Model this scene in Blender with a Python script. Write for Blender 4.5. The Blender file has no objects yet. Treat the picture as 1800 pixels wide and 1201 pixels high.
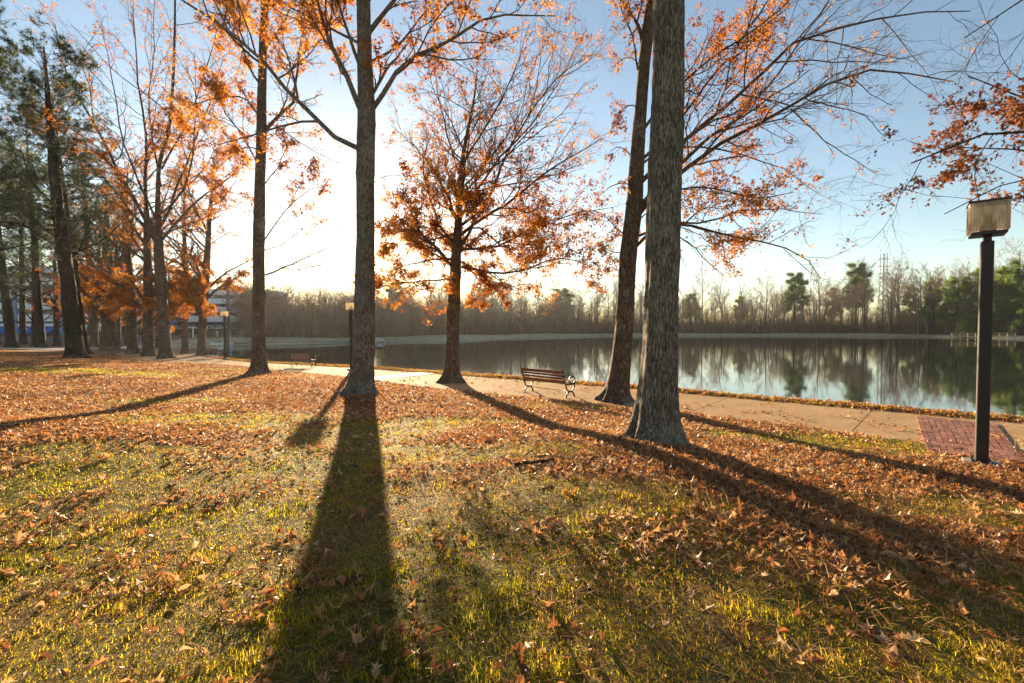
import bpy, math, random
import numpy as np
C = bpy.context.scene
R = math.radians
# ------------------------------------------------------------------ camera, sky, sun
EYE = 2.1; FPX = 800.0; HORIZ = 580.0
cam = bpy.data.objects.new('camera', bpy.data.cameras.new('camera')); C.collection.objects.link(cam)
cam.location = (0, 0, EYE); cam.rotation_euler = (R(90 - math.degrees(math.atan(20.5/800))), 0, 0)
cam.data.sensor_width = 36; cam.data.lens = 16; cam.data.clip_start = 0.05; cam.data.clip_end = 6000
C.camera = cam
SUN_AZ = math.atan((651-900)/800); SUN_EL = R(9.6)
w = bpy.data.worlds.new('World'); C.world = w; w.use_nodes = True
nt = w.node_tree; bg = nt.nodes['Background']
sky = nt.nodes.new('ShaderNodeTexSky'); sky.sky_type = 'NISHITA'; sky.sun_disc = False
sky.sun_elevation = SUN_EL; sky.sun_rotation = SUN_AZ
sky.air_density = 1.0; sky.dust_density = 0.2; sky.ozone_density = 1.1; sky.altitude = 0
nt.links.new(sky.outputs[0], bg.inputs[0]); bg.inputs[1].default_value = 0.05
sl = bpy.data.lights.new('sun', 'SUN'); sl.energy = 5.0; sl.angle = R(0.5); sl.color = (1.0, 0.79, 0.50)
so = bpy.data.objects.new('sun', sl); C.collection.objects.link(so)
from mathutils import Vector, Matrix
sd = Vector((math.sin(SUN_AZ)*math.cos(SUN_EL), math.cos(SUN_AZ)*math.cos(SUN_EL), math.sin(SUN_EL)))
so.rotation_euler = sd.to_track_quat('Z', 'Y').to_euler(); so.location = (0, 0, 60)
C.view_settings.view_transform = 'Standard'; C.view_settings.look = 'None'
C.view_settings.exposure = 2.2; C.view_settings.gamma = 1.0
C.render.engine = 'CYCLES'
C.cycles.max_bounces = 6; C.cycles.transparent_max_bounces = 8
C.cycles.diffuse_bounces = 3; C.cycles.glossy_bounces = 3; C.cycles.transmission_bounces = 4; C.cycles.volume_bounces = 0
C.cycles.use_denoising = True
RNG = np.random.default_rng(7)
random.seed(7)

# ------------------------------------------------------------------ object helpers
def link(o, parent=None):
    C.collection.objects.link(o)
    if parent is not None: o.parent = parent
    return o
def tag(o, label=None, cat=None, group=None, kind=None):
    for k, v in (('label', label), ('category', cat), ('group', group), ('kind', kind)):
        if v: o[k] = v
    return o
def empty(name, loc=(0, 0, 0), rz=0.0):
    o = bpy.data.objects.new(name, None); o.empty_display_size = .2
    o.location = loc; o.rotation_euler = (0, 0, rz); return link(o)
def mesh_np(name, V, faces, mat=None, parent=None, attrs=None, smooth=True, uv=None):
    """V (n,3); faces: list of integer arrays (m,k); attrs: {name: per vertex floats}"""
    me = bpy.data.meshes.new(name)
    V = np.ascontiguousarray(V, dtype=np.float32)
    faces = [f for f in faces if len(f)]
    nl = sum(f.size for f in faces); nf = sum(len(f) for f in faces)
    me.vertices.add(len(V)); me.vertices.foreach_set('co', V.ravel())
    me.loops.add(nl); me.polygons.add(nf)
    loops = np.concatenate([f.ravel() for f in faces]).astype(np.int32)
    sizes = np.concatenate([np.full(len(f), f.shape[1]) for f in faces]).astype(np.int32)
    starts = np.concatenate([[0], np.cumsum(sizes)[:-1]]).astype(np.int32)
    me.loops.foreach_set('vertex_index', loops)
    me.polygons.foreach_set('loop_start', starts)
    me.polygons.foreach_set('use_smooth', np.full(nf, smooth))
    if attrs:
        for k, v in attrs.items():
            a = me.attributes.new(k, 'FLOAT', 'POINT'); a.data.foreach_set('value', np.ascontiguousarray(v, dtype=np.float32))
    me.update(); me.validate()
    if mat: me.materials.append(mat)
    return link(bpy.data.objects.new(name, me), parent)
class MB:
    """collects boxes, prisms and tubes into one mesh"""
    def __init__(s): s.V = []; s.F = {}; s.n = 0; s.T = []
    def add(s, V, faces, tint=0.5):
        V = np.asarray(V, float)
        for f in faces:
            f = np.asarray(f)
            s.F.setdefault(f.shape[1], []).append(f + s.n)
        s.V.append(V); s.T.append(np.full(len(V), tint)); s.n += len(V)
    def box(s, c, size, rot=None, tint=.5, bev=0.0):
        x, y, z = [q/2 for q in size]
        b = min(bev, x*.45, y*.45, z*.45)
        if b <= 0:
            V = np.array([(i*x, j*y, k*z) for i in (-1, 1) for j in (-1, 1) for k in (-1, 1)], float)
            F = [[0, 1, 3, 2], [4, 6, 7, 5], [0, 4, 5, 1], [2, 3, 7, 6], [0, 2, 6, 4], [1, 5, 7, 3]]
            Fs = [np.array(F)]
        else:
            V = []; idx = {}
            for i in (-1, 1):
                for j in (-1, 1):
                    for k in (-1, 1):
                        for a, p in enumerate(((i*x, j*(y-b), k*(z-b)), (i*(x-b), j*y, k*(z-b)), (i*(x-b), j*(y-b), k*z))):
                            idx[(i, j, k, a)] = len(V); V.append(p)
            q = []
            for i in (-1, 1):
                q.append([idx[(i, j, k, 0)] for j, k in ((-1, -1), (1, -1), (1, 1), (-1, 1))])
                q.append([idx[(j, i, k, 1)] for j, k in ((-1, -1), (1, -1), (1, 1), (-1, 1))])
                q.append([idx[(j, k, i, 2)] for j, k in ((-1, -1), (1, -1), (1, 1), (-1, 1))])
            for j in (-1, 1):
                for k in (-1, 1):
                    q.append([idx[(-1, j, k, 1)], idx[(1, j, k, 1)], idx[(1, j, k, 2)], idx[(-1, j, k, 2)]])
                    q.append([idx[(j, -1, k, 0)], idx[(j, 1, k, 0)], idx[(j, 1, k, 2)], idx[(j, -1, k, 2)]])
                    q.append([idx[(j, k, -1, 0)], idx[(j, k, 1, 0)], idx[(j, k, 1, 1)], idx[(j, k, -1, 1)]])
            t = [[idx[(i, j, k, a)] for a in range(3)] for i in (-1, 1) for j in (-1, 1) for k in (-1, 1)]
            V = np.array(V, float); Fs = [np.array(q), np.array(t)]
        if rot is not None: V = V @ np.array(rot).T
        s.add(V + np.array(c), Fs, tint)
    def tube(s, pts, rad, sides=8, tint=.5, caps=True):
        P = np.array(pts, float)[None]; r = np.broadcast_to(np.asarray(rad, float), (1, P.shape[1]))
        V, F = tubes(P, r, sides)
        s.add(V, [F], tint)
        if caps:
            n = P.shape[1]
            s.F.setdefault(sides, []).append(np.array([list(range(sides))[::-1]]) + s.n - n*sides)
            s.F.setdefault(sides, []).append(np.array([list(range(sides))]) + s.n - sides)
    def build(s, name, mat, parent=None, smooth=False):
        return mesh_np(name, np.concatenate(s.V), [np.concatenate(v) for v in s.F.values()], mat, parent,
                       {'tint': np.concatenate(s.T)}, smooth)
def rotz(a):
    c, s_ = math.cos(a), math.sin(a); return np.array([[c, -s_, 0], [s_, c, 0], [0, 0, 1.]])
def rotx(a):
    c, s_ = math.cos(a), math.sin(a); return np.array([[1., 0, 0], [0, c, -s_], [0, s_, c]])
def norm(a): return a/np.maximum(np.linalg.norm(a, axis=-1, keepdims=True), 1e-9)
def tubes(P, r, sides):
    """P (b,n,3) polylines, r (b,n) radii -> verts, quads"""
    b, n, _ = P.shape
    T = np.gradient(P, axis=1); T = norm(T)
    mean = norm(P[:, -1] - P[:, 0])
    ref = np.where(np.abs(mean[:, 2:3]) > .8, np.array([[1., 0, 0]]), np.array([[0, 0, 1.]]))
    U = norm(np.cross(T, ref[:, None, :])); W = np.cross(T, U)
    a = np.arange(sides)/sides*2*math.pi
    V = P[:, :, None, :] + r[:, :, None, None]*(np.cos(a)[None, None, :, None]*U[:, :, None, :] + np.sin(a)[None, None, :, None]*W[:, :, None, :])
    i = np.arange(n-1)[:, None]*sides + np.arange(sides)[None]; j = np.arange(n-1)[:, None]*sides + (np.arange(sides)+1)[None] % sides
    q = np.stack([i, i+sides, j+sides, j], -1).reshape(-1, 4)
    F = (q[None] + (np.arange(b)*n*sides)[:, None, None]).reshape(-1, 4)
    return V.reshape(-1, 3), F
def resample(pts, n):
    P = np.array(pts, float); m = len(P)
    d = np.concatenate([[0], np.cumsum(np.linalg.norm(np.diff(P, axis=0), axis=1))]); d /= d[-1]
    if m > 2:   # catmull-rom densify
        E = np.vstack([2*P[0]-P[1], P, 2*P[-1]-P[-2]]); out = []
        for i in range(1, m):
            p0, p1, p2, p3 = E[i-1], E[i], E[i+1], E[i+2]
            for t in np.linspace(0, 1, 8, endpoint=False):
                out.append(.5*((2*p1)+(-p0+p2)*t+(2*p0-5*p1+4*p2-p3)*t*t+(-p0+3*p1-3*p2+p3)*t**3))
        out.append(P[-1]); P = np.array(out)
        d = np.concatenate([[0], np.cumsum(np.linalg.norm(np.diff(P, axis=0), axis=1))]); d /= d[-1]
    t = np.linspace(0, 1, n)
    return np.stack([np.interp(t, d, P[:, k]) for k in range(P.shape[1])], 1)

# cheap smooth value noise for layout
_perm = np.random.default_rng(3).random((256, 256))
def vnoise(x, y, s=1.0, o=0):
    x = np.asarray(x)/s + 57.3 + o*13.1; y = np.asarray(y)/s + 91.7 + o*7.7
    xi = np.floor(x).astype(int); yi = np.floor(y).astype(int); fx = x-xi; fy = y-yi
    fx = fx*fx*(3-2*fx); fy = fy*fy*(3-2*fy)
    g = lambda a, b: _perm[a % 256, b % 256]
    return (g(xi, yi)*(1-fx)+g(xi+1, yi)*fx)*(1-fy)+(g(xi, yi+1)*(1-fx)+g(xi+1, yi+1)*fx)*fy
def sstep(a, b, x): t = np.clip((np.asarray(x, float)-a)/(b-a), 0, 1); return t*t*(3-2*t)

# ------------------------------------------------------------------ terrain
WATER = -0.6
def path_level(x): return -0.42*sstep(6, -22, x)
def drop(P):
    """push surveyed flat-ground points out to where they lie on the gently falling path level"""
    P = np.array(P, float); f = np.where(P[:, 1] < 56, (EYE-path_level(P[:, 0]))/(EYE+.3*sstep(2, -26, P[:, 0])), 1.); return P*f[:, None]
FAR_EDGE = np.array([(-46, 66), (-38, 52), (-30, 43), (-22.6, 36.0), (-15.2, 30.6), (-9.4, 26.6), (-3.5, 21.9), (-.4, 19.6), (6.9, 14.0), (11.4, 10.3), (15.5, 6.8), (21, 2), (30, -6)]); FAR_EDGE = drop(FAR_EDGE)
NEAR_EDGE = np.array([(-47, 58), (-40, 46), (-31, 37), (-18.6, 30.2), (-14.4, 26.6), (-7.4, 20.9), (-2.7, 16.3), (-.9, 15.1), (2.8, 12.6), (4.4, 11.6), (5.3, 10.6), (7.6, 8.5), (11.5, 5.1), (17, 0.2), (26, -8)]); NEAR_EDGE = drop(NEAR_EDGE)
near_shore = drop([(-46.5, 69), (-37, 53.5), (-29, 44.5), (-21.8, 37.0), (-14.4, 31.6), (-8.5, 27.5), (-2.8, 22.9), (.4, 20.5), (7.6, 14.9), (12.1, 11.2), (16.2, 7.7), (22, 3), (31, -5)]).tolist()
POND = np.array(near_shore + [(80, -20), (150, 30), (158, 100), (150, 125), (152, 150), (158, 178), (142, 203), (92, 208), (45, 200), (10, 166), (-12, 126), (-28, 101), (-40, 89), (-48, 80)], float)
def poly_sd(P, x, y):
    """signed distance to a closed polygon, negative inside"""
    x = np.asarray(x, float); y = np.asarray(y, float)
    d = np.full(x.shape, 1e18); s_ = np.zeros(x.shape, bool); n = len(P)
    for i in range(n):
        ax, ay = P[i]; bx, by = P[(i+1) % n]; ex, ey = bx-ax, by-ay
        t = np.clip(((x-ax)*ex+(y-ay)*ey)/(ex*ex+ey*ey), 0, 1)
        d = np.minimum(d, (x-ax-t*ex)**2+(y-ay-t*ey)**2)
        c = ((ay > y) != (by > y)) & (x < (bx-ax)*(y-ay)/((by-ay) if by != ay else 1e-9)+ax)
        s_ ^= c
    d = np.sqrt(d); return np.where(s_, -d, d)
PATH_POLY = np.vstack([FAR_EDGE, NEAR_EDGE[::-1]])
LAWN_POLY = np.vstack([NEAR_EDGE, [(26, -60), (-400, -60), (-400, 58)]])
def height(x, y, cut=True):
    x = np.asarray(x, float); y = np.asarray(y, float)
    sp = poly_sd(POND, x, y); pa = poly_sd(PATH_POLY, x, y); la = poly_sd(LAWN_POLY, x, y)
    s = np.clip(-la, 0, 60)
    pl = path_level(x)
    rise = 0.040*np.clip(s, 0, 13)*sstep(0, 2.5, s) + 0.012*np.clip(s-13, 0, 40)
    rise += 0.33*np.exp(-(((x-1.3)/2.4)**2+((y-5.2)/np.where(y < 5.2, 4.6, 2.9))**2)) + 0.28*np.exp(-(((x+8.5)/3.5)**2+((y-6.5)/3.)**2)) + .22*sstep(-12, -20, x)*sstep(2, 10, s)
    rise *= 1 - .85*sstep(38, 75, y)
    bump = (vnoise(x, y, 1.7)-.5)*.05 + (vnoise(x, y, .5, 1)-.5)*.022
    near = pl + rise + bump*sstep(.1, 1.2, s) + .03*sstep(0, .4, s)
    # bank between path and water, and the pond bed
    far = WATER + .08 + 1.0*sstep(0, 8, sp) + (vnoise(x, y, 15)-.5)*.5
    side = sstep(66, 84, y)
    side = np.maximum(side, sstep(40, 70, x))
    land = near*(1-side) + far*side
    outside = np.where(sp > 0, land, WATER - np.clip(-sp*.5, 0, 1.5) - .02)
    b = (1-side)*(sp > 0)*(sp < .9)*(la > 0)
    outside = np.where(b > .5, (WATER-.02) + (pl+.04-WATER)*sstep(0, .35, sp) + bump, outside)
    if cut: outside = np.where(pa < 0.02, pl-.12, outside)
    return outside
def ground(x, y): return float(height(np.array([x]), np.array([y]), False)[0])
def ray(px, py, d): return ((px-900)/FPX*d, d, EYE-(py-HORIZ)/FPX*d)
def G(px, py):
    """ground point seen at a photo pixel"""
    k = (py-HORIZ)/FPX; d = np.linspace(1.5, 120, 4000)
    z = height((px-900)/FPX*d, d, False); h = EYE-k*d
    i = int(np.argmax(h <= z)); d0 = d[i]
    return (px-900)/FPX*d0, d0, float(z[i])
XS = 4.46*np.sinh(6.1*np.linspace(-1, 1, 541)); YS = 5+5.2*np.sinh(np.linspace(-2.3, 6.0, 470))
gx, gy = np.meshgrid(XS, YS)
GZ = height(gx, gy)

# grass against leaf litter: 0 = grass, 1 = litter
def _fg():
    pts = [G(px, py) for px, py in ((-400, 800), (0, 792), (300, 800), (560, 775), (680, 800), (900, 842), (1200, 925), (1400, 985), (1600, 1000), (1800, 985), (2200, 985))]
    P = np.array(pts); return P[np.argsort(P[:, 0])]
FG = _fg()
PATCH = [(800, 800, 1.7, .8), (690, 770, 1.3, 1.), (960, 790, .7, .5), (330, 705, 2., .8), (1130, 880, 1., .5), (1000, 716, 1., .5), (430, 738, 2.8, 1.2), (560, 760, 1.6, .9), (760, 748, 1.5, .7), (850, 742, 1.1, .5), (1430, 776, 2.4, .8), (1560, 788, 1.6, .6), (1300, 765, 1.2, .5), (200, 655, 4.5, 1.6), (40, 650, 4., 2.), (380, 650, 1.5, .9), (1740, 905, 1.0, .5), (1640, 900, 1., .5), (1300, 850, .0, .0)]
PATCH = [(*G(a, b)[:2], c, d) for a, b, c, d in PATCH]
def litter(x, y):
    x = np.asarray(x, float); y = np.asarray(y, float)
    n = (vnoise(x, y, 1.1, 2)-.5)*1.6 + (vnoise(x, y, .35, 3)-.5)*.9
    D = np.interp(x, FG[:, 0], FG[:, 1])
    L = sstep(-.5, .7, (y-D) + n*.9)
    for cx, cy, rx, ry in PATCH:
        if rx > 0: L = L*(.05+.95*sstep(.6, 1.35, np.sqrt(((x-cx)/rx)**2+((y-cy)/ry)**2) + n*.45))
    return L
GL = litter(gx, gy)
_sp = poly_sd(POND, gx, gy)
DRY = np.maximum(sstep(58, 66, gy), sstep(45, 60, gx))*sstep(16, 9, _sp)

# ------------------------------------------------------------------ materials
def mat(name):
    m = bpy.data.materials.new(name); m.use_nodes = True; n = m.node_tree
    return m, n, n.nodes['Principled BSDF']
def N(n, t, **kw):
    o = n.nodes.new(t)
    for k, v in kw.items():
        if k.startswith('i_'):
            key = k[2:]; key = int(key) if key.isdigit() else key.replace('_', ' ')
            o.inputs[key].default_value = v
        else: setattr(o, k, v)
    return o
def ramp(n, src, stops):
    r = n.nodes.new('ShaderNodeValToRGB'); e = r.color_ramp.elements
    while len(e) < len(stops): e.new(.5)
    for k, (p, c) in enumerate(stops): e[k].position = p; e[k].color = (*c, 1)
    n.links.new(src, r.inputs[0]); return r.outputs[0]
def coords(n, scale=(1, 1, 1), which='Object'):
    tc = N(n, 'ShaderNodeTexCoord'); mp = N(n, 'ShaderNodeMapping'); mp.inputs['Scale'].default_value = scale
    n.links.new(tc.outputs[which], mp.inputs[0]); return mp.outputs[0]
def noise(n, vec, scale, detail=4, rough=.55):
    t = N(n, 'ShaderNodeTexNoise'); t.inputs['Scale'].default_value = scale; t.inputs['Detail'].default_value = detail; t.inputs['Roughness'].default_value = rough
    if vec is not None: n.links.new(vec, t.inputs['Vector'])
    return t.outputs['Fac']
def mixc(n, f, a, b, mode='MIX'):
    m = N(n, 'ShaderNodeMix', data_type='RGBA', blend_type=mode)
    for k, v in ((0, f), (6, a), (7, b)):
        if isinstance(v, (int, float)): m.inputs[k].default_value = v
        elif isinstance(v, tuple): m.inputs[k].default_value = (*v, 1)
        else: n.links.new(v, m.inputs[k])
    return m.outputs[2]
def bump(n, h, strength, dist, bs, after=None):
    b = N(n, 'ShaderNodeBump'); b.inputs['Strength'].default_value = strength; b.inputs['Distance'].default_value = dist
    n.links.new(h, b.inputs['Height'])
    if after: n.links.new(after, b.inputs['Normal'])
    n.links.new(b.outputs[0], bs.inputs['Normal']); return b.outputs[0]
def attr(n, name):
    a = N(n, 'ShaderNodeAttribute'); a.attribute_name = name; return a.outputs['Fac']
def leafy(name, stops, trans=.5, rough=.5, spec=.3, attrn='tint'):
    m, n, bs = mat(name)
    c = ramp(n, attr(n, attrn), stops)
    n.links.new(c, bs.inputs['Base Color']); bs.inputs['Roughness'].default_value = rough
    bs.inputs['Specular IOR Level'].default_value = spec
    tr = N(n, 'ShaderNodeBsdfTranslucent'); n.links.new(mixc(n, .75, c, c, 'MULTIPLY') if False else c, tr.inputs[0])
    mx = N(n, 'ShaderNodeMixShader'); mx.inputs[0].default_value = trans
    n.links.new(bs.outputs[0], mx.inputs[1]); n.links.new(tr.outputs[0], mx.inputs[2])
    n.links.new(mx.outputs[0], n.nodes['Material Output'].inputs[0]); return m
def plain(name, col, rough=.6, metal=0., var=.15, scale=8., bmp=.0):
    m, n, bs = mat(name); v = coords(n)
    f = noise(n, v, scale, 6)
    c = ramp(n, f, [(.3, tuple(q*(1-var) for q in col)), (.7, tuple(min(1, q*(1+var)) for q in col))])
    n.links.new(c, bs.inputs['Base Color']); bs.inputs['Roughness'].default_value = rough; bs.inputs['Metallic'].default_value = metal
    if bmp: bump(n, f, .5, bmp, bs)
    return m
def bark(name, dark, light, ridge=14., lichen=.0, dist=.02):
    m, n, bs = mat(name)
    v = coords(n, (ridge, ridge, ridge*.13)); v2 = coords(n, (1, 1, 1))
    wv = noise(n, coords(n, (ridge*1.6, ridge*1.6, ridge*.35)), 2.2, 10, .72)
    vo = N(n, 'ShaderNodeTexVoronoi', feature='DISTANCE_TO_EDGE'); vo.inputs['Scale'].default_value = 2.1
    dv = N(n, 'ShaderNodeVectorMath', operation='ADD'); sc = N(n, 'ShaderNodeTexNoise'); sc.inputs['Scale'].default_value = 3.; sc.inputs['Detail'].default_value = 5
    n.links.new(v, sc.inputs['Vector']); n.links.new(v, dv.inputs[0]); n.links.new(sc.outputs['Color'], dv.inputs[1]); n.links.new(dv.outputs[0], vo.inputs['Vector'])
    crack = N(n, 'ShaderNodeMapRange'); crack.inputs[2].default_value = .28; n.links.new(vo.outputs[0], crack.inputs[0])
    hgt = N(n, 'ShaderNodeMath', operation='MULTIPLY_ADD'); hgt.inputs[1].default_value = .38
    n.links.new(crack.outputs[0], hgt.inputs[0]); n.links.new(wv, hgt.inputs[2])
    c = ramp(n, hgt.outputs[0], [(.45, tuple(q*.25 for q in dark)), (.6, dark), (.88, light)])
    c = mixc(n, .8, c, ramp(n, noise(n, v2, 2.3, 6, .7), [(.35, (.55, .52, .5)), (.65, (1., 1., 1.))]), 'MULTIPLY')
    c = mixc(n, .5, c, ramp(n, noise(n, v2, 26, 5, .8), [(.4, (.5, .5, .5)), (.6, (1., 1., 1.))]), 'MULTIPLY')
    if lichen > 0:
        lf = noise(n, v2, 9., 7, .75); l2 = noise(n, v2, 1.1, 3)
        ad = N(n, 'ShaderNodeMath', operation='MULTIPLY'); n.links.new(lf, ad.inputs[0]); n.links.new(l2, ad.inputs[1])
        # more lichen towards the roots
        sep = N(n, 'ShaderNodeSeparateXYZ'); n.links.new(v2, sep.inputs[0])
        lo = N(n, 'ShaderNodeMapRange'); lo.inputs[1].default_value = 0.; lo.inputs[2].default_value = .6; lo.inputs[3].default_value = .025; lo.inputs[4].default_value = 0.
        n.links.new(sep.outputs[2], lo.inputs[0])
        a2 = N(n, 'ShaderNodeMath', operation='ADD'); n.links.new(ad.outputs[0], a2.inputs[0]); n.links.new(lo.outputs[0], a2.inputs[1])
        f = N(n, 'ShaderNodeMapRange'); f.inputs[1].default_value = .36-.06*lichen; f.inputs[2].default_value = .43-.06*lichen; f.inputs[4].default_value = .7
        n.links.new(a2.outputs[0], f.inputs[0]); c = mixc(n, f.outputs[0], c, (.31, .29, .22))
    n.links.new(c, bs.inputs['Base Color']); bs.inputs['Roughness'].default_value = .9; bs.inputs['Specular IOR Level'].default_value = .2
    bump(n, hgt.outputs[0], 1., dist, bs); return m

M = {}
M['bark_oak'] = bark('oak bark', (.14, .092, .058), (.32, .225, .15), 12, .9, .045)
M['bark_grey'] = bark('grey oak bark', (.20, .16, .12), (.46, .39, .31), 15, 1.2, .04)
M['bark_dark'] = bark('dark pine bark', (.04, .028, .02), (.10, .07, .055), 9, .1, .03)
M['twig'] = plain('twig bark', (.11, .08, .06), .9)
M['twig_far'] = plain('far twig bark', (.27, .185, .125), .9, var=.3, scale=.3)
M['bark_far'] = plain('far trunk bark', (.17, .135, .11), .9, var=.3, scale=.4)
M['leaf_orange'] = leafy('orange oak leaves', [(0, (.22, .055, .010)), (.45, (.47, .155, .018)), (.8, (.64, .28, .03)), (1, (.56, .32, .07))], .58, .6, .25)
M['leaf_red'] = leafy('red brown oak leaves', [(0, (.13, .035, .015)), (.6, (.28, .085, .025)), (1, (.44, .19, .05))], .5, .6)
M['litter'] = leafy('dry fallen leaves', [(0, (.12, .05, .022)), (.3, (.34, .12, .036)), (.55, (.48, .21, .07)), (.8, (.50, .27, .11)), (1, (.60, .41, .22))], .38, .5, .35)
M['straw'] = leafy('dry straw', [(0, (.22, .09, .03)), (.5, (.40, .19, .07)), (1, (.56, .36, .14))], .4, .7, .1)
M['grass'] = leafy('lawn grass', [(0, (.08, .10, .008)), (.3, (.38, .34, .015)), (.62, (.72, .55, .025)), (.8, (.56, .36, .06)), (1, (.36, .22, .09))], .68, .75, .08)
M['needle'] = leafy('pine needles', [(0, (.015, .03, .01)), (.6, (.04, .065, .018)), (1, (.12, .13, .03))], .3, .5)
M['needle_lit'] = leafy('sun-brightened evergreen foliage', [(0, (.05, .09, .02)), (.6, (.15, .22, .035)), (1, (.32, .40, .06))], .5, .5)  # lighter green than the pine needles, sunlit brightness put into the colour
M['brush'] = leafy('dry brush', [(0, (.12, .085, .055)), (.6, (.26, .165, .10)), (1, (.44, .22, .10))], .2, .8, .1)
M['hedge'] = leafy('clipped hedge leaves', [(0, (.015, .03, .012)), (1, (.05, .075, .025))], .2, .6)

def m_ground():
    m, n, bs = mat('lawn soil'); v = coords(n); L = attr(n, 'litter')
    a = noise(n, v, 14, 8, .7); b = noise(n, v, 45, 6, .7); f = noise(n, v, 1.3, 5); far = attr(n, 'dry')
    g = ramp(n, a, [(.3, (.03, .03, .01)), (.52, (.16, .135, .025)), (.7, (.36, .27, .06))])
    g = mixc(n, ramp(n, f, [(.4, (0, 0, 0)), (.65, (.6, .6, .6))]), g, (.12, .08, .04))
    l = ramp(n, b, [(.3, (.06, .03, .018)), (.5, (.20, .09, .04)), (.7, (.36, .19, .09))])
    dry = ramp(n, noise(n, v, .6, 6, .7), [(.3, (.26, .19, .11)), (.6, (.52, .42, .26)), (.8, (.40, .36, .18))])
    n.links.new(mixc(n, far, mixc(n, L, g, l), dry), bs.inputs['Base Color']); bs.inputs['Roughness'].default_value = .9; bs.inputs['Specular IOR Level'].default_value = .15
    bump(n, a, 1., .03, bs, bump(n, b, .8, .012, bs)); return m
M['ground'] = m_ground()
def m_concrete():
    m, n, bs = mat('tan concrete'); v = coords(n)
    a = noise(n, v, .8, 6, .6); b = noise(n, v, 40, 8, .7); c3 = noise(n, v, 5, 5, .7)
    c = ramp(n, a, [(.3, (.42, .26, .135)), (.7, (.55, .365, .20))])
    c = mixc(n, ramp(n, c3, [(.5, (0, 0, 0)), (.7, (.75, .75, .75))]), c, (.27, .17, .095))
    c = mixc(n, .35, c, ramp(n, b, [(.3, (.55, .55, .55)), (.7, (1., 1., 1.))]), 'MULTIPLY')
    n.links.new(c, bs.inputs['Base Color']); bs.inputs['Roughness'].default_value = .9; bs.inputs['Specular IOR Level'].default_value = .02
    bump(n, b, .35, .003, bs); return m
M['concrete'] = m_concrete()
def m_brick():
    m, n, bs = mat('red brick paver'); v = coords(n); t = attr(n, 'tint'); b = noise(n, v, 30, 6, .7)
    c = ramp(n, t, [(0, (.16, .04, .02)), (.5, (.29, .085, .04)), (1, (.38, .15, .08))])
    c = mixc(n, .5, c, ramp(n, b, [(.3, (.5, .5, .5)), (.7, (1., 1., 1.))]), 'MULTIPLY')
    n.links.new(c, bs.inputs['Base Color']); bs.inputs['Roughness'].default_value = .72; bump(n, b, .5, .003, bs); return m
M['brick'] = m_brick()
def m_water():
    m, n, bs = mat('pond water'); v = coords(n, (1, 1, 1))
    bs.inputs['Base Color'].default_value = (.012, .018, .012, 1); bs.inputs['Roughness'].default_value = .03; bs.inputs['IOR'].default_value = 1.85
    a = noise(n, coords(n, (1.2, 1.6, 1)), 1.0, 3, .5); b = noise(n, coords(n, (.07, .1, 1)), 1., 3, .5)
    r = N(n, 'ShaderNodeMath', operation='MULTIPLY'); n.links.new(a, r.inputs[0]); n.links.new(b, r.inputs[1])
    bump(n, r.outputs[0], .35, .012, bs); return m
M['water'] = m_water()
def m_wood():
    m, n, bs = mat('bench wood'); v = coords(n, (1.2, 14, 14)); a = noise(n, v, 3, 6, .6)
    c = ramp(n, a, [(.3, (.11, .032, .014)), (.7, (.22, .07, .028))])
    n.links.new(c, bs.inputs['Base Color']); bs.inputs['Roughness'].default_value = .35; bump(n, a, .3, .003, bs); return m
M['wood'] = m_wood()
M['iron'] = plain('black cast iron', (.025, .023, .022), .45, .6, .2, 30)
M['post'] = plain('bronze painted post', (.022, .013, .012), .5, .2, .25, 12)
M['cap'] = plain('lamp cap metal', (.04, .035, .03), .5, .4)
M['stone'] = plain('grey concrete footing', (.22, .21, .19), .85, 0, .25, 20, .004)
M['earth_gap'] = plain('dark joint soil', (.05, .04, .025), .95)
def m_lens(name, c0, c1):
    m, n, bs = mat(name); v = coords(n, (6, 6, 2)); f = noise(n, v, 2.5, 5, .7)
    c = ramp(n, f, [(.3, c0), (.7, c1)]); n.links.new(c, bs.inputs['Base Color']); bs.inputs['Roughness'].default_value = .12
    tr = N(n, 'ShaderNodeBsdfTranslucent'); n.links.new(c, tr.inputs[0]); tp = N(n, 'ShaderNodeBsdfTransparent'); n.links.new(c, tp.inputs[0])
    mx = N(n, 'ShaderNodeMixShader'); mx.inputs[0].default_value = .55; m2 = N(n, 'ShaderNodeMixShader'); m2.inputs[0].default_value = .35
    n.links.new(bs.outputs[0], mx.inputs[1]); n.links.new(tr.outputs[0], mx.inputs[2])
    n.links.new(mx.outputs[0], m2.inputs[1]); n.links.new(tp.outputs[0], m2.inputs[2])
    n.links.new(m2.outputs[0], n.nodes['Material Output'].inputs[0]); return m
M['lens'] = m_lens('yellowed ribbed lens', (.52, .40, .28), (.90, .82, .68))
M['panel'] = plain('pale wall panel', (.62, .68, .74), .7, 0, .06, .5)
M['column'] = plain('blue grey column', (.12, .19, .32), .6, 0, .1)
M['awning'] = plain('blue awning cloth', (.02, .12, .38), .7, 0, .1)
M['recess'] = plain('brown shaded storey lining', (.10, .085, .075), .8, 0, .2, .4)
def m_glass():
    m, n, bs = mat('window glass'); bs.inputs['Base Color'].default_value = (.03, .04, .05, 1); bs.inputs['Roughness'].default_value = .08; return m
M['glass'] = m_glass()
M['white'] = plain('white paint', (.75, .76, .76), .5)
M['asphalt'] = plain('asphalt', (.07, .07, .075), .9, 0, .2, 3)
M['pavement'] = plain('pale pavement', (.42, .42, .42), .85, 0, .12, .6)
M['steel'] = plain('galvanised steel', (.20, .22, .26), .5, .5)
M['dock'] = plain('weathered dock wood', (.50, .33, .16), .8, 0, .2, 3)

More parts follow.
